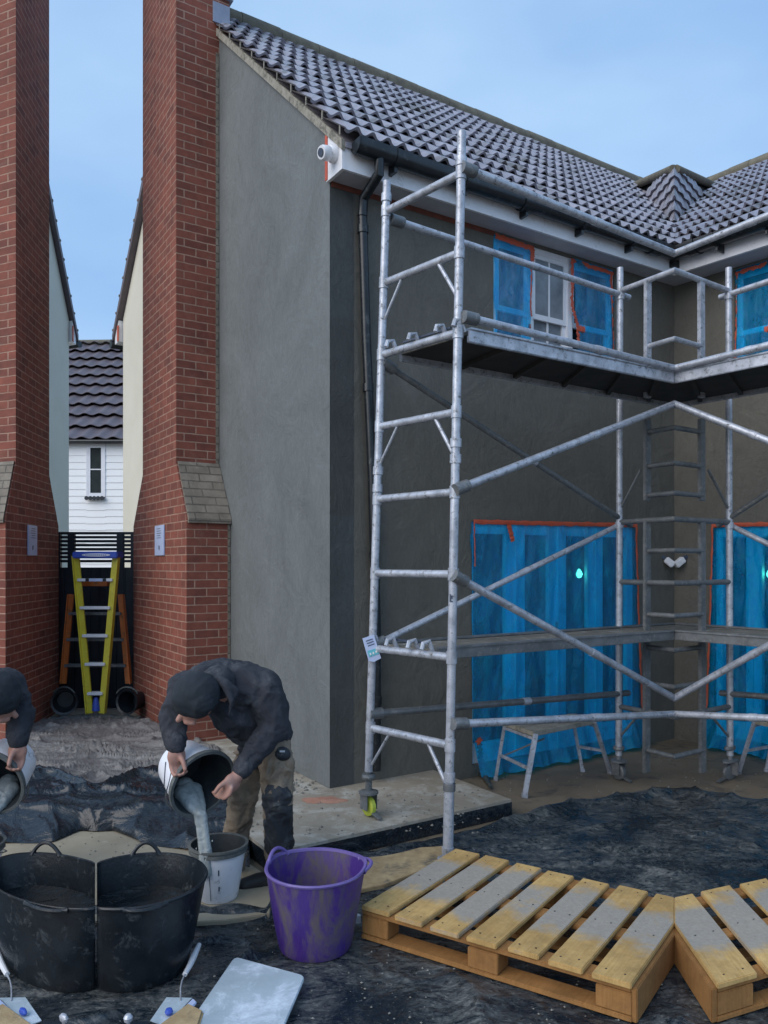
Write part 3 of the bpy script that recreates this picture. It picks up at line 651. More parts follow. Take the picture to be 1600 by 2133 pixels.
wx0, wx1 = xc-20*K0, xc+20*K0; zt, zb = CH+(HY-925)*K0, CH+(HY-1035)*K0
mb = MB(); row_board(mb, xc-xw, wx0, 0, zE+.02); row_board(mb, wx1, xc+xw, 0, zE+.02); row_board(mb, wx0, wx1, 0, zb); mb.box(xc-xw, xc+xw, D_+.03, D_+13, 0, zE)
mb.build('wall', M['white_board'], t, smooth=0)
mb = MB()
for a, b, c, d in ((wx0, wx0+.07, zb, zt), (wx1-.07, wx1, zb, zt), (wx0+.07, wx1-.07, zt-.08, zt), (wx0+.07, wx1-.07, zb, zb+.06)): mb.box(a, b, D_-.05, D_+.02, c, d)
i0, i1 = xc-13*K0, xc+13*K0
wn = mb.build('window', M['upvc'], t, smooth=0)
mb = MB(); zq = CH+(HY-978)*K0
for a, b, c, d in ((wx0+.07, i0+.03, zb+.06, zt-.08), (i1-.03, wx1-.07, zb+.06, zt-.08), (i0+.03, i1-.03, zt-.14, zt-.08), (i0+.03, i1-.03, zb+.06, zb+.14), (i0+.03, i1-.03, zq-.02, zq+.02)): mb.box(a, b, D_-.04, D_+.0, c, d)
mb.build('sash', M['upvc'], wn, smooth=0)
mb = MB(); mb.box(i0, i1, D_-.01, D_, zb+.1, zt-.1); mb.build('pane', M['dark'], wn, smooth=0)
mb = MB(); zk = zb-.06
mb.box(xc-20*K0, xc+20*K0, D_-.16, D_-.03, zk, zk+.03)
for k in range(5): mb.lathe(V(xc-16*K0+8*K0*k, D_-.17, zk), (0, -1, 0), [(0, 0), (4.4*K0, 0), (4.4*K0, .012), (0, .012)], 14)
mb.build('window_box', M['gate'], t, smooth=0)
mb = MB(); zR, dR = CH+(HY-716)*(D_+4.6*q_)/FPX, D_+4.6*q_; slr = (zR-zE)/(dR-D_+.25)
def FR(a, b, c): return V(xc+a, D_-.25+(-b), c)
mb = MB(FR); tile_roof(mb, -xw, xw, 0, zE+.02, -(dR-D_+.25), slr, gauge=.56*q_, pitch=.30*q_, amp=.035*q_, step=.075*q_, smp=10)
rf = mb.build('roof', M['tile_far'], t, smooth=50, recalc=False)
mb = MB(); mb.tube([(xc-xw, dR, zR+.02), (xc, dR, zR+.10), (xc+xw, dR, zR+.02)], .13, 10); mb.build('ridge', M['ridge'], rf, smooth=50)
mb = MB(); mb.tube([(xc-xw, D_-.3, zE-.0), (xc+xw, D_-.3, zE-.0)], .075, 10); mb.build('gutter', M['gutter'], t)
mb = MB(); mb.prism_a([(dR, zR-.05), (D_+9.5*q_, zE), (D_-.2, zE-.05)], xc-xw, xc+xw); mb.build('roof_deck', M['tile_far'], rf, smooth=0)

# ------------------------------------------------------------------ ground, paths
def gnoise(x, y): return .004*noise.noise(Vector((x*2, y*2, 0)))
mb = MB(); mb.poly([(-150, -60, 0), (150, -60, 0), (150, 250, 0), (-150, 250, 0)]); tag(mb.build('ground', M['ground'], smooth=0), kind='structure')
for Mx, k in ((ident, 0), (ML, 1)):
    mb = MB(HF, Mx); mb.prism([(-.85, .88), (.905, .88), (.905, .0), (-.004, .0), (-.004, -8.6), (-.85, -8.6)] if k == 0 else [(-.85, .88), (-.004, .88), (-.004, -8.6), (-.85, -8.6)], .012, .118)
    cl = [(V(0, 0, 0), V(-1, KL, 0))] if k == 0 else [(V(0, 0, 0), V(1, -KL, 0))]
    o = mb.build('path', M['concrete'], smooth=0, bevel=.0, clip=cl); tag(o, kind='structure')
mb = MB(HF); mb.box(-.8535, .9085, .8805, .884, .004, .100); mb.box(-.8535, -.8505, -3.2, .880, .004, .100); mb.box(.9055, .9085, .0, .880, .004, .100)
tag(mb.build('path_edge', M['tarp_clean'], smooth=0), kind='structure')
mb = MB(); mb.prism([(-4.4, 6.15), (-.5-1.3, 6.15), (-2.2, 9.5), (-5.6, 9.5)], .006, .110); tag(mb.build('alley_path', M['concrete'], smooth=0), kind='structure')

# ------------------------------------------------------------------ sheets and boards on the ground
def lerp_pts(pts, x):
    for (a, b), (c, d) in zip(pts, pts[1:]):
        if a <= x <= c: return b+(d-b)*(x-a)/(c-a)
    return pts[0][1] if x < pts[0][0] else pts[-1][1]
def folds(x, y, sc=1.0, seed=0, an=(1, 1)):
    p = Vector((x*an[0]*sc+seed, y*an[1]*sc, seed*.7)); wv = noise.noise_vector(p*.8)*.9; q = p+wv
    a = (1-abs(noise.noise(q*1.1))*2.4); b = (1-abs(noise.noise(q*2.7+V(4, 2, 1)))*2.6); c = 1-abs(noise.noise(q*6.1+V(1, 8, 3)))*2.4
    a2 = max(1-abs(noise.noise(q*.9+V(7, 1, 5)))*1.8, 0)**9
    return max(a, 0)**3*.35+a2*.75+max(b, 0)**5*.22+max(c, 0)**3*.03+.16*noise.noise(p*1.6)
ZONES = []
def calm(x, y):
    f = 1.0
    for kind, *a in ZONES:
        if kind == 'c': d = math.hypot(x-a[0], y-a[1])-a[2]
        else:
            o, ax_, ay_, la, lb = a; q = V(x-o.x, y-o.y, 0); det = ax_.x*ay_.y-ax_.y*ay_.x
            u_ = (q.x*ay_.y-q.y*ay_.x)/det; v_ = (ax_.x*q.y-ax_.y*q.x)/det; d = max(-u_, u_-la, -v_, v_-lb)
        f = min(f, max(.0, min(1, d/.12)))
    return f
def ground_sheet(name, x0, x1, top, bot, z, amp, mat, nu, nv, sc=1, seed=0, an=(1, 1), mirror=None, lip=.0, edge=.03, sag=None):
    mb = MB()
    def fn(u, v):
        x = x0+(x1-x0)*u; yt, yb = lerp_pts(top, x), lerp_pts(bot, x)
        zt = z[0]+(z[1]-z[0])*v; Dt, Db = (CH-z[0])*FPX/(yt-HY), (CH-z[1])*FPX/(yb-HY); D = Dt+(Db-Dt)*v
        X = (x-CX)/FPX*D; Xs = X
        if mirror is not None: Xs = abs(X-mirror*D)
        h = folds(Xs, D, sc, seed, an); e = min(1, v*nv/3, (1-v)*nv/3, u*nu/3, (1-u)*nu/3)
        je = (1-e)*edge
        am = amp*(.12+.88*calm(X, D)); zz = zt+.004+am*max(h, -.05)*(.25+.75*e)+lip*math.exp(-((v-.015)/.02)**2)*(.6+.8*abs(noise.noise(Vector((Xs*4, seed, 2)))))
        if sag: zz += sag(u, v)
        return (X+je*noise.noise(Vector((D*5, seed, 1))), D+edge*1.5*(1 if v in (0, 1) else 0)*noise.noise(Vector((Xs*4, seed, 3))), max(zz, .004))
    mb.grid(fn, nu, nv); return mb.build(name, mat, None, smooth=80, recalc=False)
g = 'plastic sheets laid on the ground'
LP = G(752, 1886, .16); E1 = V(.845, -.535, 0).normalized(); E2 = V(.575, .818, 0).normalized(); lp0 = V(LP.x, LP.y, 0)
ZONES += [('q', lp0, E1, E2, 1.2, .84), ('q', MR(lp0), MR(E1)-MR(V(0, 0, 0)), MR(E2)-MR(V(0, 0, 0)), 1.2, .84), ('c', -.305, 3.42, .17), ('c', -1.04, 3.24, .21), ('c', -1.39, 3.24, .21), ('c', G(500, 2090).x, G(500, 2090).y, .22), ('c', G(350, 2110).x, G(350, 2110).y, .12), ('c', G(50, 2110).x, G(50, 2110).y, .12), ('c', -.83, 3.86, .30), ('c', G(820, 1800).x, G(820, 1800).y, .25)]
tag(ground_sheet('tarpaulin', -700, 2400, [(-700, 1900), (555, 1900), (600, 1815), (930, 1752), (1060, 1712), (1190, 1676), (1405, 1648), (1620, 1676), (2400, 1760)],
    [(-700, 4200), (2400, 4200)], (0, 0), .042, M['tarp'], 420, 300, .95, 3, (1, 1.3), mirror=KR, lip=.05),
    'large black tarpaulin spread under the pallets and tubs in the foreground, splashed with mortar', 'tarpaulin', g)
tag(ground_sheet('tarpaulin', -120, 520, [(-120, 1585), (0, 1598), (80, 1604), (190, 1640), (210, 1640), (320, 1604), (400, 1596), (520, 1600)],
    [(-120, 1730), (0, 1725), (110, 1722), (165, 1702), (235, 1702), (290, 1722), (400, 1740), (520, 1770)], (.135, .125), .085, M['tarp_clean'], 200, 60, 1.3, 11, (1, 1.4), mirror=KL, lip=.04, sag=lambda u, v: -.10*max(0, min(1, (v-.6)/.4))**1.5),
    'clean black tarpaulin folded across the ground between the dusty grey sheet and the sandy board', 'tarpaulin', g)
tag(ground_sheet('dust_sheet', -60, 460, [(-60, 1560), (105, 1500), (295, 1500), (460, 1560)], [(-60, 1600), (80, 1606), (190, 1646), (210, 1646), (320, 1606), (460, 1612)],
    (.125, .125), .075, M['sheet'], 240, 110, 1.9, 21, (.6, 2.2), mirror=KL),
    'crumpled pale grey dust sheet filling the alley in front of the gate', 'dust sheet', g)
mb = MB(); pr = [G(106+188*k/14, 1499-4*math.sin(math.pi*k/14), .15)+V(0, 0, .012*noise.noise(Vector((abs(k-7)*.7, 2, 1)))) for k in range(15)]
mb.tube(pr, [.035+.012*noise.noise(Vector((abs(k-7)*.9, 5, 1))) for k in range(15)], 10); tag(mb.build('rolled_sheet', M['tarp_back'], None, loc=G(200, 1500, .12)), 'dark rolled edge of sheeting lying at the foot of the gate', 'sheet roll')
poly = [(130, 1712), (160, 1704), (240, 1704), (270, 1712), (400, 1748), (510, 1792), (568, 1830), (562, 1903), (470, 1917), (400, 1920), (0, 1920), (-70, 1917), (-162, 1903), (-168, 1830), (-110, 1792), (0, 1748)]
mb = MB(); mb.prism([(G(x, y, .03).x, G(x, y, .03).y) for x, y in poly], .006, .030); tag(mb.build('ground_board', M['tan'], None, loc=G(200, 1900), smooth=0, bevel=.004), 'sandy cement board on the ground behind the black tubs, under the white bucket', 'board')
poly = [(690, 1812), (790, 1772), (908, 1745), (952, 1772), (905, 1802), (800, 1842), (700, 1862)]
mb = MB(); mb.prism([(G(x, y, .03).x, G(x, y, .03).y) for x, y in poly], .006, .028); tag(mb.build('ground_board', M['osb'], None, loc=G(800, 1800), smooth=0, bevel=.003), 'stained chipboard sheet on the ground between the purple tub and the scaffold foot', 'board')
mb = MB()
def dust(u, v):
    an = 2*math.pi*u; r_ = v*(1+.38*noise.noise(Vector((math.cos(an)*1.6, math.sin(an)*1.6, 4)))+.16*noise.noise(Vector((math.cos(an)*5, math.sin(an)*5, 9))))
    c_ = G(671, 1667, .118); return (c_.x+math.cos(an)*r_*.145, c_.y+math.sin(an)*r_*.085, .1190+.016*(1-v)**.8*(.6+.5*abs(noise.noise(Vector((math.cos(an)*v*4, math.sin(an)*v*4, 1))))))
mb.grid(dust, 48, 14)
tag(mb.build('brick_dust', M['brickdust'], None, loc=G(670, 1668, .118)), 'low patch of orange brick dust on the concrete path beside the wall corner', 'brick dust')
# grit
mb = MB(); rr = random.Random(4)
def stone(x, y, z, r):
    p = G(x, y, z); i0 = len(mb.v); 
    vs_ = [(1, 0, 0), (-1, 0, 0), (0, 1, 0), (0, -1, 0), (0, 0, .8), (0, 0, -.4)]
    for a in vs_: mb.raw(p+V(*a)*r*rr.uniform(.7, 1.3)+V(0, 0, r*.3))
    for f in ((0, 2, 4), (2, 1, 4), (1, 3, 4), (3, 0, 4), (2, 0, 5), (1, 2, 5), (3, 1, 5), (0, 3, 5)): mb.f.append(tuple(i0+k for k in f))
for k in range(150): stone(rr.uniform(500, 1000), rr.uniform(1640, 1740), .118, rr.uniform(.004, .012))
for k in range(120): stone(rr.uniform(600, 700)+rr.uniform(-90, 10), rr.uniform(1600, 1655), .118, rr.uniform(.005, .016))
for k in range(260): stone(rr.uniform(960, 1850), rr.uniform(1575, 1660), .0, rr.uniform(.003, .010))
for k in range(220): stone(rr.uniform(420, 1400), rr.uniform(1850, 2160), .01, rr.uniform(.002, .007))
for k in range(110): stone(rr.uniform(-20, 420), rr.uniform(1715, 1800), .03, rr.uniform(.003, .007))
tag(mb.build('grit', M['stone'], None, smooth=0), 'grit and crumbs of broken mortar scattered over the path, ground and sheets', kind='stuff')
mb = MB(); pr = [G(x, y, .02) for x, y in ((955, 1600), (975, 1612), (990, 1606), (1010, 1618), (1022, 1640))]
mb.tube(pr, [.02, .03, .022, .026, .012], 8); tag(mb.build('dropped_cloth', M['tarp_back'], None, loc=G(985, 1612)), 'scrap of dark cloth on the ground at the end of the concrete path', 'cloth')

# ------------------------------------------------------------------ aluminium scaffold towers
def at(x, y, D): return P(x, y, D)
def scaffold(Mx, label):
    Ab, At = at(768, 1640, 4.82), at(806, 378, 4.82); Bb, Bt = at(933, 1785, 4.35), at(962, 275, 4.35)
    Cb, Ct = at(1289, 1600, 6.05), at(1292, 558, 6.05)
    def on(a, b, z): t_ = (z-a.z)/(b.z-a.z); return a+(b-a)*t_
    A = lambda z: on(Ab, At, z); B = lambda z: on(Bb, Bt, z); Cp = lambda z: on(Cb, Ct, z)
    def pl(p0, d):                      # point where a line in plan reaches the corner plane
        k = (KR*p0.y-p0.x)/(d.x-KR*d.y); return p0+d*k
    t = thing('scaffold_tower', label, 'scaffold', tuple(Mx(V(.5, 5.2, 0))), 'aluminium scaffold towers against the two wings')
    cl = [CLIP_R if Mx is ident else CLIP_R2]
    r = .0255
    def tube(name, a, b, rad=r, mat='alu', n=14, clip=None, parent=t):
        m_ = MB(None, Mx); m_.tube([a, b] if not isinstance(a, list) else a, rad, n); return m_.build(name, M[mat], parent, clip=clip, smooth=50)
    poles = [tube('pole', Ab+V(0, 0, .10), At), tube('pole', Bb+V(0, 0, .0), Bt), tube('pole', Cb+V(0, 0, .10), Ct, mat='alu')]
    def collar(par, fn, z, h=.05, rad=.033, mat='alu'): tube('collar', fn(z), fn(z+h), rad, mat, parent=par)
    for z in (2.15, 2.26, 3.97): collar(poles[0], A, z)
    for z in (2.27, 2.36, 3.95, .47): collar(poles[1], B, z)
    for z in (1.98, 3.78): collar(poles[2], Cp, z)
    for z in (.42,): collar(poles[1], B, z, .04, .036, 'alu_dark')
    tube('sleeve', B(.02), B(.46), .030, 'alu', parent=poles[1])
    for k, z in enumerate((3.91, 3.46, 3.01, 2.56, 2.107, 1.643, 1.172, .675)):
        a, b = A(z), B(z); rg = tube('rung', a, b, .0235, 'alu')
        for q, fn in ((a, A), (b, B)): tube('weld_collar', fn(z-.035), fn(z+.035), .031, 'alu', parent=rg)
        if k in (1, 3, 7):
            d = (b-a); tube('knee_brace', a+d*.25-V(0, 0, .02), A(z-.23)+d*.03, .009, 'alu', 8, parent=rg); tube('knee_brace', b-d*.25-V(0, 0, .02), B(z-.23)-d*.03, .012, 'alu', 8, parent=rg)
    # far end frame with ladder
    for z, full in ((3.85, 1), (3.35, 0), (3.03, 1), (2.70, 0), (2.44, 0), (2.22, 0), (2.03, 1), (1.80, 0), (1.56, 1), (1.32, 0), (1.07, 0), (.80, 0), (.58, 1), (.29, 0)):
        c = Cp(z); st = c+N*(0 if full else .262); m_ = MB(None, Mx); m_.tube([st, c+N*.60], .019 if not full else .021, 12)
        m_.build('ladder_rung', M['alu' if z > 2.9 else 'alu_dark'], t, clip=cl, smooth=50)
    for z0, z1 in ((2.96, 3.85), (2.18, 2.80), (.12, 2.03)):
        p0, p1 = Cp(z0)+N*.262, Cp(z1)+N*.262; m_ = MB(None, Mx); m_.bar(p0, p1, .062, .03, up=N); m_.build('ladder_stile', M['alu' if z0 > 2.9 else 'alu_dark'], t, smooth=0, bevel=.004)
    tube('knee_brace', Cp(2.42)+N*.2, Cp(2.12), .010, 'alu_dark', 8); tube('knee_brace', Cp(.56)+N*.2, Cp(.33), .010, 'alu_dark', 8)
    # long rails and diagonals
    Bp = lambda z: pl(B(z), U)
    def rail(name, a, b, mat='alu', rad=.0235, hook=True):
        m_ = MB(None, Mx); b2 = b+(b-a)*.05; m_.tube([a, b2], rad, 14); o = m_.build(name, M[mat], t, clip=cl, smooth=50); d = (b-a).normalized()
        if hook:
            m_ = MB(None, Mx); m_.tube([a-d*.045, a+d*.05], .036, 12); m_.build('hook', M['alu_dark'], o)
        L_ = (b-a).length; m_ = MB(None, Mx); m_.tube([a+d*L_*.55, a+d*(L_*.55+.07)], rad+.003, 14); m_.build('sleeve', M['alu'], o, clip=cl)
        return o
    def with_z(p, z): return V(p.x, p.y, z)
    f1 = -N*.04+N*.08
    rail('guard_rail', B(3.93)+U*.03+f1*.6, with_z(Bp(3.87), 3.855)+f1*.6)
    o = rail('guard_rail', B(3.09)+U*.05+f1, with_z(Bp(3), 3.055)+f1)
    m_ = MB(None, Mx); a = B(3.09)+U*.05+f1; m_.tube([a-U*.02, a+U*.045], .027, 12); m_.build('rail_cap', M['red_tape'], o)
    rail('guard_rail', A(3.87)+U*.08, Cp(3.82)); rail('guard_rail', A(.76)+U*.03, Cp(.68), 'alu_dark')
    o = rail('guard_rail', B(.80)+U*.03+f1, with_z(Bp(.7), .65)+f1)
    m_ = MB(None, Mx); a = B(.80)+U*.03+f1; m_.tube([a, a+U*.05], .0255, 12); m_.build('rail_cap', M['red_tape'], o)
    rail('diagonal_brace', B(2.13)+U*.02+N*.03, with_z(Bp(2.5), 2.83)+N*.03); rail('diagonal_brace', B(1.62)+U*.02+N*.03, with_z(Bp(1), .745)+N*.03, 'alu')
    rail('diagonal_brace', A(2.95)+U*.05, Cp(2.05)+U*.03, 'alu_dark', .021); rail('diagonal_brace', A(1.20)+U*.04, Cp(1.99)-U*.02-N*.03, 'alu', .021)
    # hooks of the platforms
    def platform(z, fa, fb, th, under, mats, sa=.06):
        a0, b0 = A(z)+(B(z)-A(z))*fa+U*sa, A(z)+(B(z)-A(z))*fb+U*sa; c0, d0 = pl(b0, U)+U*.15, pl(a0, U)+U*.15
        m_ = MB(None, Mx)
        for p in (a0, b0, c0, d0): pass
        lo = [tuple(with_z(p, z-.03)) for p in (a0, b0, c0, d0)]; hi = [tuple(with_z(p, z-.008)) for p in (a0, b0, c0, d0)]
        m_.hexa(lo+hi); o = m_.build('platform', M[mats[0]], t, clip=cl, smooth=0)
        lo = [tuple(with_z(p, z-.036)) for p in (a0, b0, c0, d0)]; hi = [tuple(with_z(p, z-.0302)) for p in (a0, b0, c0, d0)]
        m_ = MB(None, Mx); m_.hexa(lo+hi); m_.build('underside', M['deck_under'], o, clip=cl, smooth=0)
        for p, q, nm in ((b0, c0, 'side_beam'), (a0, d0, 'side_beam')):
            m_ = MB(None, Mx); m_.bar(with_z(p, z-th/2)+V(0, 0, .004), with_z(q, z-th/2)+V(0, 0, .004), .026, th); m_.build(nm, M[mats[1]], o, clip=cl, smooth=0, bevel=.004)
            m_ = MB(None, Mx); m_.bar(with_z(p, z+.002)-N*.0, with_z(q, z+.002), .05, .012); m_.build('beam_flange', M[mats[1]], o, clip=cl, smooth=0, bevel=.002)
        for k in range(1, 6):
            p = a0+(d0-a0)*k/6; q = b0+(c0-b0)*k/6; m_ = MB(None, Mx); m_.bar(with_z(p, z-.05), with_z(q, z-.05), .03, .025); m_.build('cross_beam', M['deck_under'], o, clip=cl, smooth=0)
        for p in (a0, b0, a0+(b0-a0)*.35, a0+(b0-a0)*.75):
            m_ = MB(None, Mx); c = with_z(p, z+.0)-U*.055; m_.tube([c+U*.03+V(0, 0, -.02), c+V(0, 0, .045), c-U*.04+V(0, 0, .035), c-U*.05], .014, 8); m_.build('platform_hook', M['alu'], o)
        m_ = MB(None, Mx); m_.bar(a0-U*.02+V(0, 0, .03)+(b0-a0)*.1, b0-U*.02+V(0, 0, .03)-(b0-a0)*.2, .012, .012); m_.build('lock_bar', M['ink'], o)
        return o
    platform(3.035, .15, 1.02, .078, True, ('deck', 'alu')); platform(1.205, .02, .72, .070, True, ('deck', 'alu_dark'))
    # feet
    def castor(pt, zg, yaw, name='castor'):
        b = V(pt.x, pt.y, zg); c = MB(None, Mx); c.tube([b+V(0, 0, .15), b+V(0, 0, .30)], .021, 12); c.lathe(b+V(0, 0, .235), (0, 0, 1), [(0, 0), (.04, 0), (.045, .012), (.04, .03), (0, .03)], 14)
        c.lathe(b+V(0, 0, .143), (0, 0, 1), [(0, 0), (.062, 0), (.062, .012), (.035, .02), (0, .02)], 18); o = c.build(name, M['alu_dark'], t)
        d = V(math.cos(yaw), math.sin(yaw), 0); sd_ = V(-d.y, d.x, 0)
        for sgn in (-1, 1):
            c = MB(None, Mx); c.bar(b+V(0, 0, .145)+sd_*.038*sgn, b+V(0, 0, .045)+sd_*.038*sgn, .075, .006, up=sd_); c.build('fork', M['alu_dark'], o, bevel=.002)
        c = MB(None, Mx); c.lathe(b+V(0, 0, .063)-sd_*.019, sd_, [(0, 0), (.05, 0), (.060, .006), (.060, .032), (.05, .038), (0, .038)], 26); c.build('wheel', M['lime'] if zg > .1 else M['alu_dark'], o)
        c = MB(None, Mx); c.bar(b+V(0, 0, .03)+d*.05, b+V(0, 0, .012)+d*.12, .03, .008); c.build('brake_pedal', M['alu_dark'], o)
    castor(Ab, .121, -.9); castor(Cb, .003, -1.0)
    b = V(Bb.x, Bb.y, .03); m_ = MB(None, Mx); m_.lathe(b, (0, 0, 1), [(0, 0), (.06, 0), (.06, .006), (.034, .012), (.034, .07), (0, .07)], 20); m_.build('base_plate', M['alu'], t)
    return t, A, B
tw, Apos, Bpos = scaffold(ident, 'aluminium scaffold tower in front of the left wing, hooked with two platforms, rails and ladder')
scaffold(MR, 'second aluminium scaffold tower right of the corner, in front of the right wing')
t = thing('safety_tag', 'white and teal card tag tied to the inner scaffold pole, tilted', 'tag', tuple(at(775, 1378, 4.77)))
def card(px_, z0=4.77, lift=0): return [at(x, y, z0-lift) for x, y in px_]
def slab(name, pts, d, mat, par):
    mb = MB(); a = [mb.raw(p) for p in pts]; b = [mb.raw(p+V(0, d, 0)) for p in pts]; n = len(pts)
    mb.f.append(tuple(a)); mb.f.append(tuple(reversed(b)))
    for k in range(n): mb.f.append((a[k], b[k], b[(k+1) % n], a[(k+1) % n]))
    return mb.build(name, mat, par, smooth=0)
slab('card', card([(755, 1330), (779, 1322), (794, 1371), (779, 1379), (768, 1377)]), .004, M['plaque'], t)
slab('printed_band', card([(765, 1356), (786, 1350), (790, 1362), (769, 1369)], 4.77, .003), .002, M['teal'], t)
for k, (x, y) in enumerate(((762, 1335), (764, 1340), (766, 1345))): slab('print_line', card([(x, y), (x+14, y-5), (x+14.5, y-3.5), (x+.5, y+1.5)], 4.77, .003), .002, M['ink'], t)
for k, (x, y) in enumerate(((770, 1361), (776, 1359), (782, 1356))): slab('print_mark', card([(x, y), (x+3, y-1), (x+4, y+3), (x+1, y+4)], 4.77, .0056), .002, M['white'], t)
mb = MB(); p = Bpos(1.5); q = at(939, 1246, p.y-.028); mb.box(q.x-.006, q.x+.0, q.y, q.y+.003, q.z-.022, q.z+.022); mb.box(q.x+.001, q.x+.012, q.y, q.y+.003, q.z-.022, q.z-.016); mb.box(q.x+.003, q.x+.010, q.y+.001, q.y+.004, q.z-.004, q.z+.014)
tag(mb.build('pole_marking', M['ink'], None, loc=q, smooth=0), 'black letter L marked on the outer scaffold pole above the lower platform', 'marking')

# ------------------------------------------------------------------ hop-up trestles
def hopup(Mx, label):
    t = thing('work_trestle', label, 'trestle', tuple(Mx(G(1150, 1640))), 'work trestles in front of the french doors')
    fl, bl = G(1092, 1662), G(1032, 1626); fr, br = G(1272, 1612), G(1214, 1608); zt = .46
    tf, tb = at(1116, 1532, 5.62), at(1052, 1524, 6.0); tfr, tbr = at(1238, 1520, 6.05), at(1192, 1516, 6.3)
    for p in (tf, tb, tfr, tbr): p.z = zt
    def bar(name, a, b, w_, h_, mat='alu', par=t): m_ = MB(None, Mx); m_.bar(a, b, w_, h_); return m_.build(name, M[mat], par, smooth=0, bevel=.003)
    m_ = MB(None, Mx); m_.hexa([tuple(p+V(0, 0, -.02)) for p in (tb-U*.02, tf-U*.02, tfr+U*.03, tbr+U*.03)]+[tuple(p+V(0, 0, .015)) for p in (tb-U*.02, tf-U*.02, tfr+U*.03, tbr+U*.03)]); m_.build('top_board', M['verge'], t, smooth=0, bevel=.004)
    for a, b, w_ in ((tf, fl, .036), (tb, bl, .024), (tfr, fr, .03), (tbr, br, .026)): lg = bar('leg', b, a, w_, w_*.8); bar('foot', b, b+(a-b).normalized()*.03, w_+.008, w_+.004, 'alu', lg)
    for (a, b, c, d) in ((tf, fl, tb, bl), (tfr, fr, tbr, br)):
        for f in (.08, .55): bar('rung', a+(b-a)*f, c+(d-c)*f, .022, .022)
    bar('strut', tb+(bl-tb)*.6, tf+(fl-tf)*.1-N*.0+U*.1, .008, .012, 'alu_dark')
hopup(ident, 'mortar splashed aluminium work trestle before the left french doors'); hopup(MR, 'aluminium work trestle before the right wing doors at the picture edge')

# ------------------------------------------------------------------ gate, ladders and tubs in the alley
DG = 8.45
def gp(x, y, D=DG): return P(x, y, D)
t = thing('garden_gate', 'tall dark slatted gate closing the alley behind the yellow ladder', 'gate', (gp(200, 1480).x, DG, .11))
K = DG/FPX; X0, X1 = gp(119, 0).x, gp(281, 0).x; Zt = z_at(1108, V(0, DG, 0)); Zs = z_at(1182, V(0, DG, 0))
mb = MB(); mb.box(X0, X1, DG, DG+.02, .12, Zs)
for k in range(9): x = X0+(X1-X0)*(k+.5)/9; mb.box(x-.036, x+.036, DG-.012, DG-.001, .12, Zs)
mb.build('boards', M['gate'], t, smooth=0)
for a, b in ((119, 127), (142, 156), (244, 258), (273, 281)): mb = MB(); mb.box(gp(a, 0).x, gp(b, 0).x, DG-.02, DG+.03, .12, Zt); mb.build('stile', M['gate'], t, smooth=0, bevel=.003)
for k in range(8):
    z1 = z_at(1108+8.3*k+(0 if k else 0), V(0, DG, 0)); mb = MB(); mb.box(gp(127, 0).x, gp(273, 0).x, DG-.008, DG+.012, z1-.029, z1); mb.build('slat', M['gate'], t, smooth=0, bevel=.002)
def ladder(name, label, D, top, bot, ys, wd, mats, zg=.125):
    t = thing(name, label, 'ladder', (P(200, 0, D).x, D, zg))
    for sg in (-1, 1):
        f = lambda x: 200+sg*(x-200) if sg > 0 else 400-(200+(x-200))
        xt, xb = (200+sg*top[0], 200+sg*bot[0]); a, b = P(xt, top[1], D), P(xb, bot[1], D+.0); b.z = max(b.z, zg)
        mb = MB(); mb.bar(b, a, wd, .028, up=(0, 1, 0)); r_ = mb.build('rail', M[mats[0]], t, smooth=0, bevel=.004)
        mb = MB(); e = V(sg*wd/2, 0, 0); mb.bar(b+e, a+e, .012, .075, up=(0, 1, 0)); mb.build('rail_flange', M[mats[0]], r_, smooth=0, bevel=.002)
    for y in ys:
        q = (y-top[1])/(bot[1]-top[1]); hw = top[0]+(bot[0]-top[0])*q; mb = MB(); a, b = P(200-hw, y, D), P(200+hw, y, D); mb.bar(a, b, .085, .030 if mats[1] == 'white' else .03, up=(0, 0, 1)); mb.build('step', M[mats[1]], t, smooth=0, bevel=.004)
    return t
ty = ladder('stepladder', 'yellow stepladder with blue cap and white treads standing before the dark gate', 7.9, (41, 1158), (12, 1486), (1208, 1266, 1324, 1383, 1444), .062, ('yellow', 'white'))
Dl = 7.86; mb = MB(); a, b = P(154, 1149, Dl), P(247, 1163, Dl); mb.box(a.x, b.x, Dl-.05, Dl+.16, b.z, a.z); cp = mb.build('cap', M['blue'], ty, smooth=0, bevel=.01)
mb = MB(); c = P(200, 1156, Dl-.052); mb.prism_b([(c.x+.145*math.copysign(abs(math.cos(q))**1.0, math.cos(q)), c.z+.016*math.sin(q)) for q in [2*math.pi*k/24 for k in range(24)]], Dl-.054, Dl-.0502); em = mb.build('oval_badge', M['white'], cp, smooth=0)
mb = MB()
for k in range(11): x = c.x-.10+.02*k; mb.box(x-.006, x+.006, Dl-.0565, Dl-.0542, c.z-.005, c.z+.005)
mb.build('badge_lettering', M['blue'], cp, smooth=0)
for x0, x1, mm in ((178, 185, 'gate'), (186, 213, 'plaque'), (214, 221, 'gate')):
    mb = MB(); a, b = P(x0, 1205, 7.853), P(x1, 1211, 7.853); mb.box(a.x, b.x, 7.850, 7.853, b.z, a.z); mb.build('tread_label', M[mm], ty, smooth=0)
mb = MB(); mb.lathe(P(200, 1466, 7.88), (0, 0, 1), [(0, -.07), (.04, -.07), (.035, .0), (.02, .06), (0, .07)], 12); mb.build('foot_block', M['blue'], ty)
to = ladder('stepladder', 'dirty orange stepladder with grey treads behind the yellow one', 8.15, (51, 1238), (67, 1424), (1278, 1332, 1386), .055, ('orange', 'alu_dark'), .15)
mb = MB(); mb.bar(P(174, 1216, 8.15), P(226, 1216, 8.15), .08, .05); mb.build('cap', M['orange'], to, bevel=.006)
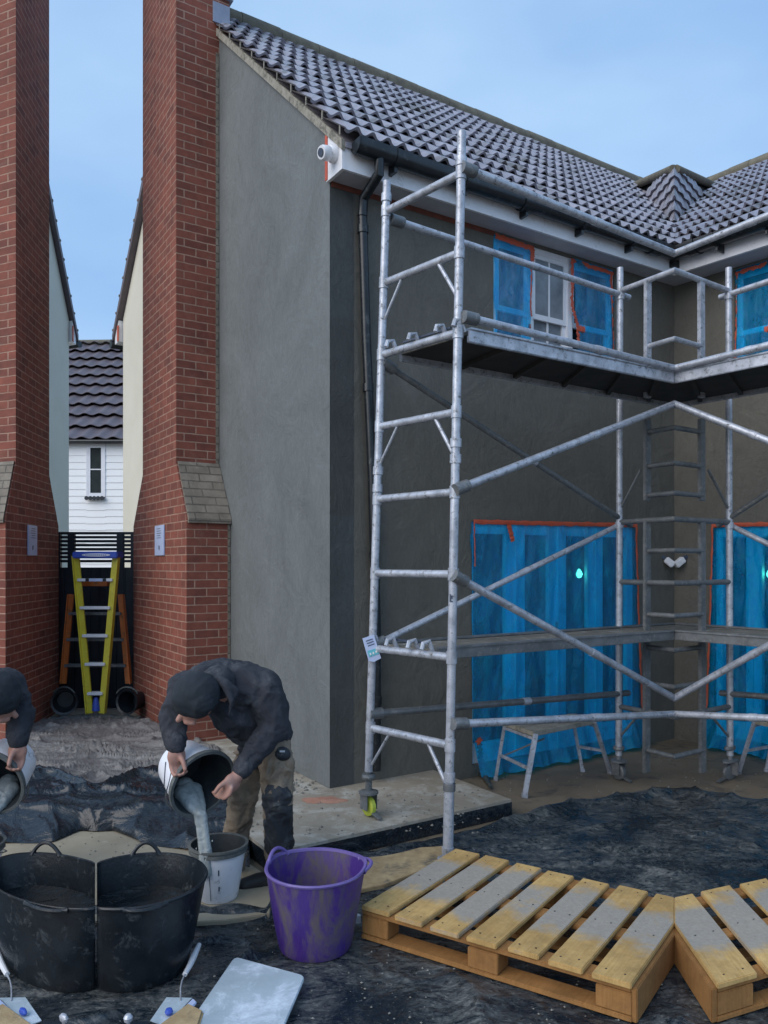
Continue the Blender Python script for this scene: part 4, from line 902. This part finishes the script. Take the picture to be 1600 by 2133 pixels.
for sg, lb in ((1, 'black rubber tub lying on its side at the right foot of the gate'), (-1, 'black rubber tub lying on its side at the left foot of the gate')):
    t = thing('rubber_tub', lb, 'tub', tuple(G(200+sg*66, 1487, .12)), 'rubber tubs lying in the alley'); c = P(200+sg*66, 1462, 7.75); ax = V(-sg*.35, -1, .05).normalized()
    mb = MB(); mb.lathe(c, ax, [(0, -.2), (.085, -.2), (.115, 0), (.13, .01), (.13, .02), (.108, .012), (.078, -.19), (0, -.19)], 28); mb.build('body', M['black_rubber'], t)
    mb = MB(); mb.tube([c+ax*.01+V(math.cos(q)*.12, 0, math.sin(q)*.12+.03) for q in [.5+k*.36 for k in range(7)]], .010, 8); mb.build('handle', M['tarp_back'], t)

# ------------------------------------------------------------------ pallets
e1 = V(.845, -.535, 0).normalized(); e2 = V(.575, .818, 0).normalized()
def PF(a, b, c): return V(LP.x, LP.y, 0)+e1*a+e2*b+V(0, 0, c)
def pallet(Mx, label):
    cl = CLIP_R if Mx is ident else CLIP_R2; t = thing('wooden_pallet', label, 'pallet', tuple(Mx(PF(.3, .3, .012))), 'wooden pallets pushed together'); z0 = .012
    W_, L_ = 1.2, .84; rg = random.Random(5)
    def pc(name, a0, a1, b0, b1, c0, c1, mat, jit=.003):
        j = [rg.uniform(-jit, jit) for _ in range(6)]
        mb = MB(PF, Mx); mb.box(a0+j[0], a1+j[1], b0+j[2]*2, b1+j[3]*2, z0+c0, z0+c1+j[4]*.5); o = mb.build(name, M[mat], t, clip=cl, smooth=0, bevel=.0035)
        return o
    xs = [(0, .145)]; g_ = (1.2-.29-5*.136)/6; x = .145+g_
    for k in range(5): xs.append((x, x+.136)); x += .136+g_
    xs.append((1.055, 1.2))
    for k, (a, b) in enumerate(xs):
        o = pc('deck_board', a, b, rg.uniform(-.012, .004), L_+rg.uniform(-.01, .012), .128, .150, 'wood')
        mb = MB(PF, Mx)
        for bb in (.05, .42, .79):
            for q in (.25, .75): mb.lathe(PF(a+(b-a)*q, bb+rg.uniform(-.012, .012), z0+.1502), (0, 0, 1), [(.004, 0), (.004, .001), (0, .0012)], 6)
        mb.build('nail_heads', M['gate'], o, clip=cl)
    for b0 in (0, .37, .74): pc('stringer_board', 0, 1.2, b0+.002, b0+.098, .106, .127, 'wood_side'); pc('bottom_board', 0, 1.2, b0, b0+.1, 0, .021, 'wood_side')
    pc('end_board', 1.199, 1.216, 0, L_, .0, .127, 'wood_side')
    for a0 in (.0, .53, 1.06):
        for b0 in (.004, .374, .744): pc('block', a0+.002, a0+.138, b0, b0+.094, .022, .105, 'wood_side')
pallet(ident, 'mortar stained pine pallet, its long row of boards right of the purple tub'); pallet(MR, 'mortar stained pine pallet at the right edge, joined to the one beside the purple tub')

# ------------------------------------------------------------------ tubs and buckets
def trug(name, label, c, R1, R0, H, mat, rim_mat, handles, Mx=ident, clamp=None, group=None, egg=None, fillh=0):
    t = thing(name, label, 'tub', tuple(Mx(V(c.x, c.y, c.z))), group); n = 64
    def mk(prof, nm, mt, parent):
        mb = MB(None, Mx)
        mb.lathe(c, (0, 0, 1), prof, n)
        for k, v in enumerate(mb.v):
            loc = Mx(v) if False else v; cc = Mx(c); dx, dy, dz = v.x-cc.x, v.y-cc.y, v.z-c.z; an = math.atan2(dy, dx); f = dz/H
            s_ = 1+.012*noise.noise(Vector((math.cos(an)*1.5, math.sin(an)*1.5, f*2+c.x)))*f
            zz = 0
            if egg:
                for ea, er, ez in egg: q = math.exp(-((math.atan2(math.sin(an-ea), math.cos(an-ea)))/.42)**2)*max(0, f)**3; s_ += er*q; zz += ez*q
            p = V(cc.x+dx*s_, cc.y+dy*s_, v.z+zz)
            if clamp: 
                kk, sg = clamp; d = sg*(p.x-kk*p.y)
                if d < .004: p.x = kk*p.y+sg*.004
            mb.v[k] = p
        return mb.build(nm, mt, parent, smooth=60)
    prof = [(0, 0), (R0, 0), (R0+.004, .01)]+[(R0+(R1-R0)*(f**.8), H*f) for f in (.1, .25, .4, .55, .7, .85, .97)]+[(R1, H)]
    mk(prof+[(R1-.008, H-.004)], 'wall', M[mat], t)
    mk([(R1-.007, H-.004)]+[(R0-.008+(R1-R0)*(f**.8), H*f) for f in (.85, .6, .35, .15)]+[(R0-.012, .012), (0, .012)], 'inside', M['purple' if 'purple' in mat else 'black_rubber'], t)
    mk([(R1-.009, H-.006), (R1-.007, H+.004), (R1+.003, H+.006), (R1+.007, H), (R1+.003, H-.008)], 'rim', M[rim_mat], t)
    if fillh:
        mk([(0, H*fillh)]+[(R1*f, H*(fillh+.025*math.sin(f*9))) for f in (.2, .4, .6, .75, .86)]+[(R0+(R1-R0)*fillh**.8-.004, H*fillh-.01)], 'contents', M['sludge'], t)
    for an, up, out, wd in handles:
        pts = []
        for k in range(13):
            q = k/12; a = an+(q-.5)*wd; rr_ = R1+.002+out*math.sin(math.pi*q); pts.append(V(c.x+math.cos(a)*rr_, c.y+math.sin(a)*rr_, c.z+H-.004+up*math.sin(math.pi*q)**.75))
        mb = MB(None, Mx); mb.tube(pts, [.013]+[.0085]*11+[.013], 10)
        if clamp:
            kk, sg = clamp
            for k, p in enumerate(mb.v):
                if sg*(p.x-kk*p.y) < .004: mb.v[k] = V(kk*p.y+sg*.004, p.y, p.z)
        mb.build('handle', M[rim_mat], t)
    return t
c = P(657, 1815, 3.42); c = V(c.x, c.y, .008)
trug('rubber_tub', 'purple rubber tub caked in mortar, left of the pallet', c, .218, .158, .345, 'purple', 'purple_in', [(2.62, .045, .0, .65), (.15, .012, .03, .7)], egg=[(.15, .035, .012), (2.6, .015, .01)])
g = 'black rubber tubs pressed together'
DB = 3.24; cb = V((286-CX)/FPX*DB, DB, .008)
trug('rubber_tub', 'large black rubber tub in the foreground, right of the two pressed together', cb, .285, .205, .365, 'black_rubber', 'black_rubber', [(1.75, .055, .0, .42), (-1.15, .0, .022, .55)], clamp=(KL, 1), group=g, fillh=.62)
trug('rubber_tub', 'large black rubber tub in the foreground, left of the two pressed together', cb, .285, .205, .365, 'black_rubber', 'black_rubber', [(1.75, .055, .0, .42), (-1.15, .0, .022, .55)], Mx=ML, clamp=(KL, -1), group=g, fillh=.62)
def bucket_profile(mb, c, ax, R1, R0, H): mb.lathe(c, ax, [(0, 0), (R0*.95, 0), (R0, .012), (R0+(R1-R0)*.8, H*.8), (R1-.004, H-.03)], 44)
def bucket(name, label, c, ax, R1, R0, H, Mx=ident, group=None, marks=True):
    t = thing(name, label, 'bucket', tuple(Mx(c)), group)
    mb = MB(None, Mx); ax = Vector(ax).normalized(); axm = (Mx(ax*1e-3+c)-Mx(c)).normalized()
    mb = MB(); cm = Mx(c); bucket_profile(mb, cm, axm, R1, R0, H); mb.build('wall', M['bucket'], t, smooth=50)
    mb = MB(); mb.lathe(cm, axm, [(R1-.004, H-.035), (R1+.004, H-.035), (R1+.004, H-.022), (R1+.001, H-.02), (R1+.001, H-.012), (R1+.008, H-.01), (R1+.008, H), (R1-.006, H), (R1-.006, H-.03)], 44); mb.build('rim', M['rimdirt'], t, smooth=40)
    mb = MB(); mb.lathe(cm, axm, [(R1-.0065, H-.004), (R0-.004, .02), (0, .02)], 44); mb.build('inside', M['bucket_in'], t, smooth=50)
    return t, cm, axm
Dk = 3.86; cw = V((455-CX)/FPX*Dk, Dk, .032)
for Mx, lab in ((ident, 'upright white bucket with crusted rim right of the black tubs, mortar being poured in'), (ML, 'upright white bucket cut off by the left edge of the picture, beside the black tubs')):
    t, cm, ax = bucket('plastic_bucket', lab, cw, (0, 0, 1), .141, .098, .27, Mx, 'white mortar buckets')
    sgm = 1 if Mx is ident else -1
    for a_, z0, z1, wd_ in ((-1.72, .02, .215, .003), (-1.70, .205, .235, .018), (-1.35, .15, .18, .006), (-1.33, .07, .095, .006), (-1.9, .2, .215, .009)):
        if sgm < 0: a_ = math.pi-a_
        mb = MB()
        for q in range(6):
            za = z0+(z1-z0)*q/6; zb = z0+(z1-z0)*(q+1)/6
            ra = .098+(.141-.098)*za/.27+.0012; rb = .098+(.141-.098)*zb/.27+.0012; w2 = wd_/2/ra
            i = [mb.raw(cm+V(math.cos(a_+s_*w2)*r_, math.sin(a_+s_*w2)*r_, z_)) for s_, r_, z_ in ((-1, ra, za), (1, ra, za), (1, rb, zb), (-1, rb, zb))]; mb.f.append(tuple(i))
        mb.build('mortar_drip', M['ink'], t, smooth=0)
    mb = MB(); mb.tube([cm+V(math.cos(q)*.15, math.sin(q)*.15, .235-.05*math.sin((q+.3)/(math.pi-.6+.9)*math.pi)) for q in [-.3+k*.37 for k in range(10)]], .003, 6); mb.build('bail', M['alu_dark'], t)
    mb = MB(); mb.lathe(cm, (0, 0, 1), [(0, .165), (.118, .165), (.118, .15), (0, .15)], 30); mb.build('mortar', M['slurry'], t)

# ------------------------------------------------------------------ the two labourers, their tipped buckets and the mortar
def blob(name, parts, mat, parent, voxel=.01, sm=4, wr=0, wsc=6, loc=None, refl=None, wseed=0, smf=.5):
    bm = bmesh.new()
    for q in parts:
        if q[0] == 'e':              # ellipsoid: centre, radii, axis directions
            _, c_, rad, X_, Z_ = q; X_ = Vector(X_).normalized(); Z_ = (Vector(Z_)-X_*Vector(Z_).dot(X_)).normalized(); Y_ = Z_.cross(X_)
            mt = Matrix((( X_.x*rad[0], Y_.x*rad[1], Z_.x*rad[2], c_.x), (X_.y*rad[0], Y_.y*rad[1], Z_.y*rad[2], c_.y), (X_.z*rad[0], Y_.z*rad[1], Z_.z*rad[2], c_.z), (0, 0, 0, 1)))
            bmesh.ops.create_icosphere(bm, subdivisions=3, radius=1, matrix=mt)
        else:
            ps = q
            for (p0, r0), (p1, r1) in zip(ps, ps[1:]):
                d = p1-p0; L_ = d.length
                if L_ < 1e-5: continue
                rot = d.to_track_quat('Z', 'Y').to_matrix().to_4x4()
                bmesh.ops.create_cone(bm, cap_ends=True, segments=20, radius1=r0, radius2=r1, depth=L_, matrix=Matrix.Translation((p0+p1)/2) @ rot)
            for p0, r0 in ps: bmesh.ops.create_icosphere(bm, subdivisions=2, radius=r0, matrix=Matrix.Translation(p0))
    if refl is not None:
        for v in bm.verts: v.co = refl(v.co)
        bmesh.ops.reverse_faces(bm, faces=bm.faces)
    me = bpy.data.meshes.new('tmp'); bm.to_mesh(me); bm.free(); ob = bpy.data.objects.new('tmp', me); C.objects.link(ob)
    rm = ob.modifiers.new('r', 'REMESH'); rm.mode = 'VOXEL'; rm.voxel_size = voxel; rm.use_smooth_shade = True
    s_ = ob.modifiers.new('s', 'SMOOTH'); s_.factor = smf; s_.iterations = sm
    dg = bpy.context.evaluated_depsgraph_get(); m2 = bpy.data.meshes.new_from_object(ob.evaluated_get(dg)); bpy.data.objects.remove(ob); m2.name = name
    base = offs(parent)+(Vector(loc) if loc is not None else V(0, 0, 0))
    if wr:
        nor = [v.normal.copy() for v in m2.vertices]
        for v, n_ in zip(m2.vertices, nor):
            p = Vector(v.co); 
            q = p*wsc+noise.noise_vector(p*wsc*.6+V(wseed, 0, 0))*1.1; h = abs(noise.noise(q)); h2 = abs(noise.noise(q*2.3+V(3, wseed, 0)))
            v.co += n_*wr*((.35-h)*1.3+(.3-h2)*.6)
    for v in m2.vertices: v.co -= base
    for p in m2.polygons: p.use_smooth = True
    o = bpy.data.objects.new(name, m2); C.objects.link(o); m2.materials.clear(); m2.materials.append(mat); o.parent = parent
    if loc is not None: o.location = loc
    return o
Y0 = 3.78
def fingers(root, dirn, side, curl, n=4, L=.078, sp=.019, r=.0092):
    """finger chains from a knuckle line; dirn is where they point, side runs along the knuckles, curl is where they bend to"""
    out = []; dirn = dirn.normalized(); side = side.normalized(); curl = curl.normalized(); ls = (.92, 1.0, .95, .78)
    for k in range(n):
        b = root+side*(k-(n-1)/2)*sp; l = L*ls[k]; c1 = (dirn*.75+curl*(.55+.06*k)).normalized(); c2 = (dirn*.1+curl).normalized(); c3 = (curl*.8-dirn*.55).normalized()
        out.append([(b-dirn*.03, r*1.15), (b, r*1.15), (b+c1*l*.42, r*1.02), (b+c1*l*.42+c2*l*.33, r*.94), (b+c1*l*.42+c2*l*.33+c3*l*.25, r*.85)])
    return out
NL = V(1, -KL, 0).normalized(); REF = P(425, 1500, 3.8)
def mirror_person(p):
    f = lambda q: q-NL*2*q.dot(NL)
    return f(p)-f(REF)+ML(REF)
def labourer(refl, label, bucket_label):
    rf = refl if refl is not None else (lambda p: p)
    p = lambda x, y, D: P(x, y, D)
    sh1, el1, wr1 = p(388, 1432, 3.80), p(360, 1492, 3.74), p(367, 1555, 3.66)
    sh2, el2, wr2 = p(548, 1432, 3.84), p(572, 1512, 3.82), p(500, 1608, 3.70)
    head = p(413, 1450, 3.66); nk = p(458, 1432, 3.78)
    pel = p(553, 1530, 4.05); hr, kr, ar = p(573, 1560, 3.98), p(578, 1662, 3.92), p(581, 1815, 4.06); hl, kl, al_ = p(528, 1565, 4.12), p(508, 1655, 4.08), p(484, 1815, 4.22)
    # body
    h1 = p(368, 1582, 3.655); h2 = p(478, 1638, 3.665)
    u1 = (h1-wr1).normalized(); u2 = (h2-wr2).normalized()
    hd = (head-nk).normalized()
    body = [[(pel, .10), (p(530, 1470, 4.0), .11), (p(480, 1432, 3.9), .12), (nk, .075), (nk+(head-nk)*.4, .055)], [(p(480, 1432, 3.9), .09), (sh1, .052), (el1, .040), (wr1, .028)], [(p(480, 1432, 3.9), .09), (sh2, .052), (el2, .040), (wr2, .028)],
            [(pel, .09), (hr, .07), (kr, .05), (ar, .036)], [(pel, .09), (hl, .07), (kl, .05), (al_, .036)],
            ('e', head, (.088, .082, .108), V(1, .1, 0), V(-.35, -.15, .93)), ('e', head+V(-.03, .0, -.075), (.05, .055, .045), V(1, 0, 0), V(0, 0, 1)),
            [(head+V(-.075, -.02, -.085), .013), (head+V(-.088, -.022, -.108), .015)], [(head+V(-.05, -.02, -.118), .016), (head+V(-.02, -.02, -.122), .016)],
            [(head+V(.065, -.05, -.04), .015), (head+V(.06, -.055, -.065), .011)],
            ('e', wr1+(h1-wr1)*.75, (.046, .024, .050), V(.75, .55, 0), u1), [(wr1-u1*.02, .029), (wr1+u1*.04, .031)],
            ('e', wr2+(h2-wr2)*.75, (.048, .026, .048), V(.55, .6, -.5), u2), [(wr2-u2*.02, .029), (wr2+u2*.03, .032)]]
    k1 = h1+u1*.030; body += fingers(k1+V(.0, 0, 0), V(.1, 0, -1), V(.80, .60, 0), V(.55, -.75, -.25))
    body += [[(wr1+u1*.04+V(.02, -.01, 0), .015), (h1+V(.040, -.030, -.005), .012), (h1+V(.052, -.045, -.035), .0105)]]
    k2 = h2+u2*.026; body += fingers(k2, V(-.35, -.1, -.9), V(.55, -.45, -.25), V(-.75, .4, -.3))
    body += [[(wr2+u2*.04+V(-.015, -.02, .01), .015), (h2+V(-.040, -.035, .010), .012), (h2+V(-.062, -.035, -.02), .0105)]]
    loc = G(560, 1845); loc = rf(V(pel.x, pel.y, 0))
    root = blob('person', body, M['skin'], None, .0058, 3, loc=loc, refl=refl); tag(root, label, 'person', 'labourers pouring mortar')
    B_ = lambda nm, parts, mt, vx=.009, **kw: blob(nm, parts, M[mt], root, vx, refl=refl, **kw)
    jk = [[(p(548, 1528, 4.05), .128), (p(540, 1478, 4.0), .150), (p(500, 1440, 3.95), .158), (p(452, 1428, 3.86), .135), (p(425, 1424, 3.82), .10)],
          [(p(520, 1500, 3.96), .135), (p(490, 1470, 3.9), .14)], [(p(450, 1430, 3.84), .12), (sh1, .085), (el1, .060), (wr1+(el1-wr1)*.12, .047)],
          [(p(500, 1430, 3.86), .12), (sh2, .095), (el2, .068), (wr2+(el2-wr2)*.12, .046)], [(p(545, 1555, 4.03), .118), (p(560, 1528, 4.0), .12)]]
    B_('jacket', jk, 'jacket', .008, sm=4, wr=.020, wsc=9.5)
    B_('collar', [[(nk+V(.0, -.03, .03), .085), (nk+V(-.05, -.02, .01), .07)], [(p(440, 1408, 3.72), .022), (p(470, 1425, 3.66), .022), (p(482, 1462, 3.64), .012), (p(477, 1490, 3.64), .004)], [(p(470, 1425, 3.66), .022), (p(492, 1440, 3.68), .018), (p(482, 1462, 3.66), .015)]], 'jacket', .006, sm=2, wr=.006, wsc=14)
    B_('sleeve_cuff', [[(wr1+(el1-wr1)*.22, .050), (wr1+(el1-wr1)*.05, .048)]], 'jacket', .006, sm=1, wr=.006, wsc=16)
    B_('sleeve_cuff', [[(wr2+(el2-wr2)*.22, .050), (wr2+(el2-wr2)*.05, .047)]], 'jacket', .006, sm=1, wr=.006, wsc=16)
    hz_ = head+V(-.004, -.010, .016)
    B_('cap', [('e', hz_, (.112, .100, .104), V(1, .1, 0), V(-.35, -.15, .93)), [(hz_+V(-.055, -.035, -.02), .055), (hz_+V(.035, -.045, -.035), .060)], [(hz_+V(-.050, -.030, -.050), .050), (hz_+V(.02, -.035, -.060), .052)], [(hz_+V(.05, .0, -.02), .06), (hz_+V(.03, -.01, -.06), .05)]], 'cap', .006, sm=6, wr=.007, wsc=10)
    B_('trousers', [[(pel, .118), (hr, .092), (p(577, 1610, 3.94), .080), (kr, .069), (p(580, 1740, 3.98), .066), (p(582, 1806, 4.05), .062)],
                    [(pel, .118), (hl, .095), (p(515, 1610, 4.1), .078), (kl, .068), (p(492, 1740, 4.15), .060), (al_, .060)]], 'trousers', .008, sm=3, wr=.026, wsc=11, wseed=4)
    B_('knee_panel', [[(p(577, 1652, 3.905), .068), (p(579, 1700, 3.925), .071), (p(582, 1758, 3.97), .070)]], 'knee', .007, sm=2, wr=.020, wsc=9, wseed=2)
    for (a, nm) in ((ar, 'boot'), (al_, 'boot')):
        g_ = V(a.x, a.y, 0); B_(nm, [[(g_+V(0, 0, .13), .055), (g_+V(.01, 0, .06), .052)], [(g_+V(.02, .01, .045), .042), (g_+V(-.10, -.05, .045), .044), (g_+V(-.17, -.08, .038), .036)]], 'boot', .006, sm=3)
    # holster pouch on the thigh
    a = p(588, 1570, 3.90); B_('pocket_flap', [('e', a, (.045, .030, .036), V(1, .2, -.35), V(.3, 0, 1))], 'knee', .005, sm=2)
    B_('tool_pocket', [('e', p(601, 1592, 3.92), (.036, .026, .042), V(1, .2, -.3), V(.3, 0, 1))], 'trousers', .005, sm=2, wr=.005, wsc=18)
    mb = MB(); q = rf(p(588, 1566, 3.868)); mb.bar(q-V(.013, 0, -.002), q+V(.013, 0, .002), .003, .009); mb.build('pocket_label', M['white'], root, smooth=0)
    # tipped bucket
    th = R(44); ax = V(math.sin(th), -math.cos(th), -.30).normalized()
    if refl is not None: ax = ax-NL*2*ax.dot(NL)
    Hb = .24; oc = rf(p(424, 1634, 3.73)); bc = oc-ax*Hb
    t = thing('plastic_bucket', bucket_label, 'bucket', tuple(bc), 'tipped white buckets')
    mb = MB(); bucket_profile(mb, bc, ax, .166, .122, Hb); mb.build('wall', M['bucket'], t, smooth=50)
    mb = MB(); mb.lathe(bc, ax, [(.162, Hb-.03), (.169, Hb-.03), (.169, Hb-.018), (.174, Hb-.016), (.174, Hb), (.159, Hb), (.159, Hb-.03)], 48); mb.build('rim', M['rimdirt'], t, smooth=40)
    mb = MB(); mb.lathe(bc, ax, [(.1595, Hb-.004), (.118, .012), (0, .012)], 48); mb.build('inside', M['bucket_in'], t, smooth=50)
    x_ = V(0, 0, 1).cross(ax).normalized(); z_ = ax.cross(x_)
    if z_.z < 0: z_ = -z_
    mb = MB(); sx = -1 if x_.x > 0 else 1
    mb.tube([oc-ax*.03+x_*math.cos(q)*.178+z_*math.sin(q)*.178-ax*(.05*math.sin((q-3.2)/3.0*math.pi)) for q in [3.2+k*.25 for k in range(13)]], .0035, 6); mb.build('bail', M['alu_dark'], t)
    mb = MB()
    for rr_, q0, q1 in ((.150, 2.5, 3.6), (.140, 2.7, 3.75)):
        pts = []
        for k in range(9):
            q = q0+(q1-q0)*k/8; h_ = Hb*(.55 if rr_ == .150 else .30)+.05*math.sin(k/8*math.pi)
            rad = .122+.044*h_/Hb+.001; pts.append(bc+ax*h_+x_*(-sx)*math.cos(q)*rad*-1*-1+z_*math.sin(q)*rad)
        mb.tube(pts, .0025, 6)
    mb.build('side_marks', M['ink'], t)
    # wet mortar running out
    x_ = x_; t2 = thing('poured_mortar', 'wet mortar running down between the two buckets '+('right of the black tubs' if refl is None else 'at the left edge'), 'mortar', tuple(rf(V(cw.x-.06, cw.y, .2))), 'streams of poured mortar')
    lip = oc+ax*.012-z_*.152; low = rf(p(428, 1776, 3.74)); pool = [(oc-ax*.16-z_*.10, .05), (oc-ax*.08-z_*.125, .045), (oc-ax*.015-z_*.148, .026), (lip, .026), ((lip*2+low)/3, .027), ((lip+low*2)/3, .028), (low, .030), (low-V(0, 0, .10), .03)]
    side_ = x_*.035; h_ = V(.011, 0, 0)
    strm = [(lip, .021), ((lip*2+low)/3, .019), ((lip+low*2)/3, .019), (low, .021), (low-V(0, 0, .10), .022)]
    blob('flow', [pool[:4], [(q+h_, r_) for q, r_ in strm], [(q-h_, r_*.95) for q, r_ in strm], [(oc-ax*.12-z_*.105+side_, .04), (oc-ax*.03-z_*.138+side_*.8, .022), (lip+h_, .016)], [(oc-ax*.12-z_*.105-side_, .04), (oc-ax*.03-z_*.138-side_*.8, .022), (lip-h_, .016)]], M['slurry'], t2, .0045, 3, wr=.0035, wsc=30)
    rs = random.Random(3)
    for k in range(7):
        mb = MB(); q = low+V(rs.uniform(-.05, .05), rs.uniform(-.03, .03), rs.uniform(-.02, .10)); mb.lathe(q, (0, 0, 1), [(0, -.006), (.004, 0), (0, .007)], 8); mb.build('droplet', M['slurry'], t2)
    return root
labourer(None, 'person in dark jacket, cap and brown work trousers bending over to tip a white bucket', 'tipped white bucket with dark inside held by the person in brown trousers, mortar running out')
labourer(mirror_person, 'person cut off by the left edge, dark cap, sleeve and hand on a bucket', 'tipped white bucket at the left edge of the picture, held by a hand above it')

# ------------------------------------------------------------------ tools on the foreground sheet
def ground_slab(name, pxs, th, mat, par=None, loc=None, z=.035, Mx=ident, bev=.003, tilt=0):
    mb = MB(None, Mx); mb.hexa([tuple(G(x, y, z)+V(0, 0, 0)) for x, y in pxs]+[tuple(G(x, y, z)+V(0, 0, th)) for x, y in pxs]); return mb.build(name, M[mat], par, loc=loc, smooth=0, bevel=bev)
def rounded(pxs, rad=.03, z=.04):
    ps = [G(x, y, z) for x, y in pxs]; out = []
    for k, q in enumerate(ps):
        a, b = ps[k-1], ps[(k+1) % len(ps)]; d1, d2 = (a-q).normalized(), (b-q).normalized()
        for f in range(6): w_ = f/5; out.append(q+d1*rad*(1-w_)**2+d2*rad*w_**2)
    return [(q.x, q.y) for q in out]
mb = MB(); mb.prism(rounded([(489, 1997), (636, 2037), (560, 2215), (370, 2170)]), .036, .050)
tag(mb.build('plastering_board', M['hawk'], None, loc=G(500, 2080), bevel=.003), 'pale plaster smeared board lying in front of the purple tub', 'board')
for Mx, sd_, in ((ident, 'right'), (ML, 'left')):
    tx = 'of the two black tubs'
    t = thing('plastering_trowel', 'pale trowel blade with blue knob, bottom %s %s' % (sd_, tx), 'trowel', tuple(Mx(G(355, 2110))), 'plastering trowels at the bottom corners')
    ground_slab('blade', [(312, 2128), (346, 2079), (402, 2080), (345, 2140)], .004, 'hawk', t, Mx=Mx, z=.045)
    ground_slab('blade_lip', [(345, 2140), (402, 2084), (410, 2092), (360, 2150)], .010, 'plaque', t, Mx=Mx, z=.046)
    mb = MB(None, Mx); mb.lathe(G(352, 2112, .055)+V(0, 0, .0), (0, 0, 1), [(0, 0), (.012, 0), (.015, .008), (.011, .018), (0, .021)], 20); mb.build('knob', M['blue'], t)
    t = tag(ground_slab('sponge_float', [(330, 2150), (392, 2104), (425, 2120), (400, 2200)], .03, 'osb', None, Mx(G(380, 2140)), .03, Mx, .008), 'brown mortar stained float under the trowel, to the %s %s' % (sd_, tx), 'float', 'brown floats')
    t = thing('tool_case', 'small dark tool case with white knob in front %s, %s one' % (tx, sd_), 'tool case', tuple(Mx(G(280, 2130))), 'dark tool cases')
    mb = MB(None, Mx); q = G(256, 2140, .09); q2 = G(306, 2140, .09); mb.box(q.x, q2.x, q.y-.08, q.y+.05, .02, .085); mb.build('body', M['gate'], t, bevel=.006)
    mb = MB(None, Mx); k_ = P(267, 2082, q.y); mb.lathe(V(k_.x, q.y, .085), (0, 0, 1), [(0, 0), (.006, 0), (.006, .02), (.014, .028), (.016, .040), (.009, .050), (0, .052)], 18); mb.build('knob', M['alu'], t)
    t = thing('brush', 'white handled brush lying beside the %s black tub' % sd_, 'brush', tuple(Mx(G(395, 2010))), 'brushes beside the tubs')
    mb = MB(None, Mx); mb.tube([G(415, 1968, .055), G(404, 1992, .05), G(396, 2010, .045), G(385, 2030, .04)], [.010, .014, .012, .010], 10); mb.build('handle', M['white'], t)
    mb = MB(None, Mx); mb.tube([G(385, 2030, .04), G(379, 2043, .05), G(376, 2058, .05), G(376, 2085, .05)], [.004, .003, .003, .003], 8); mb.build('wire', M['alu'], t)
mb = MB(); mb.lathe(G(744, 1935, .0)+V(0, 0, .03), (0, .2, 1), [(0, 0), (.018, 0), (.018, .03), (.012, .036), (0, .036)], 16); tag(mb.build('bottle_cap', M['white'], None, loc=G(744, 1935)), 'small white cap on the tarpaulin between the purple tub and the pallet', 'cap')
mb = MB(); mb.lathe(G(532, 1782, .03), (.3, .2, 1), [(0, 0), (.008, 0), (.010, .03), (.004, .05), (0, .055)], 12); tag(mb.build('white_plug', M['white'], None, loc=G(532, 1782)), 'tiny white plug lying beside the slab edge between bucket and trouser leg', 'plug')
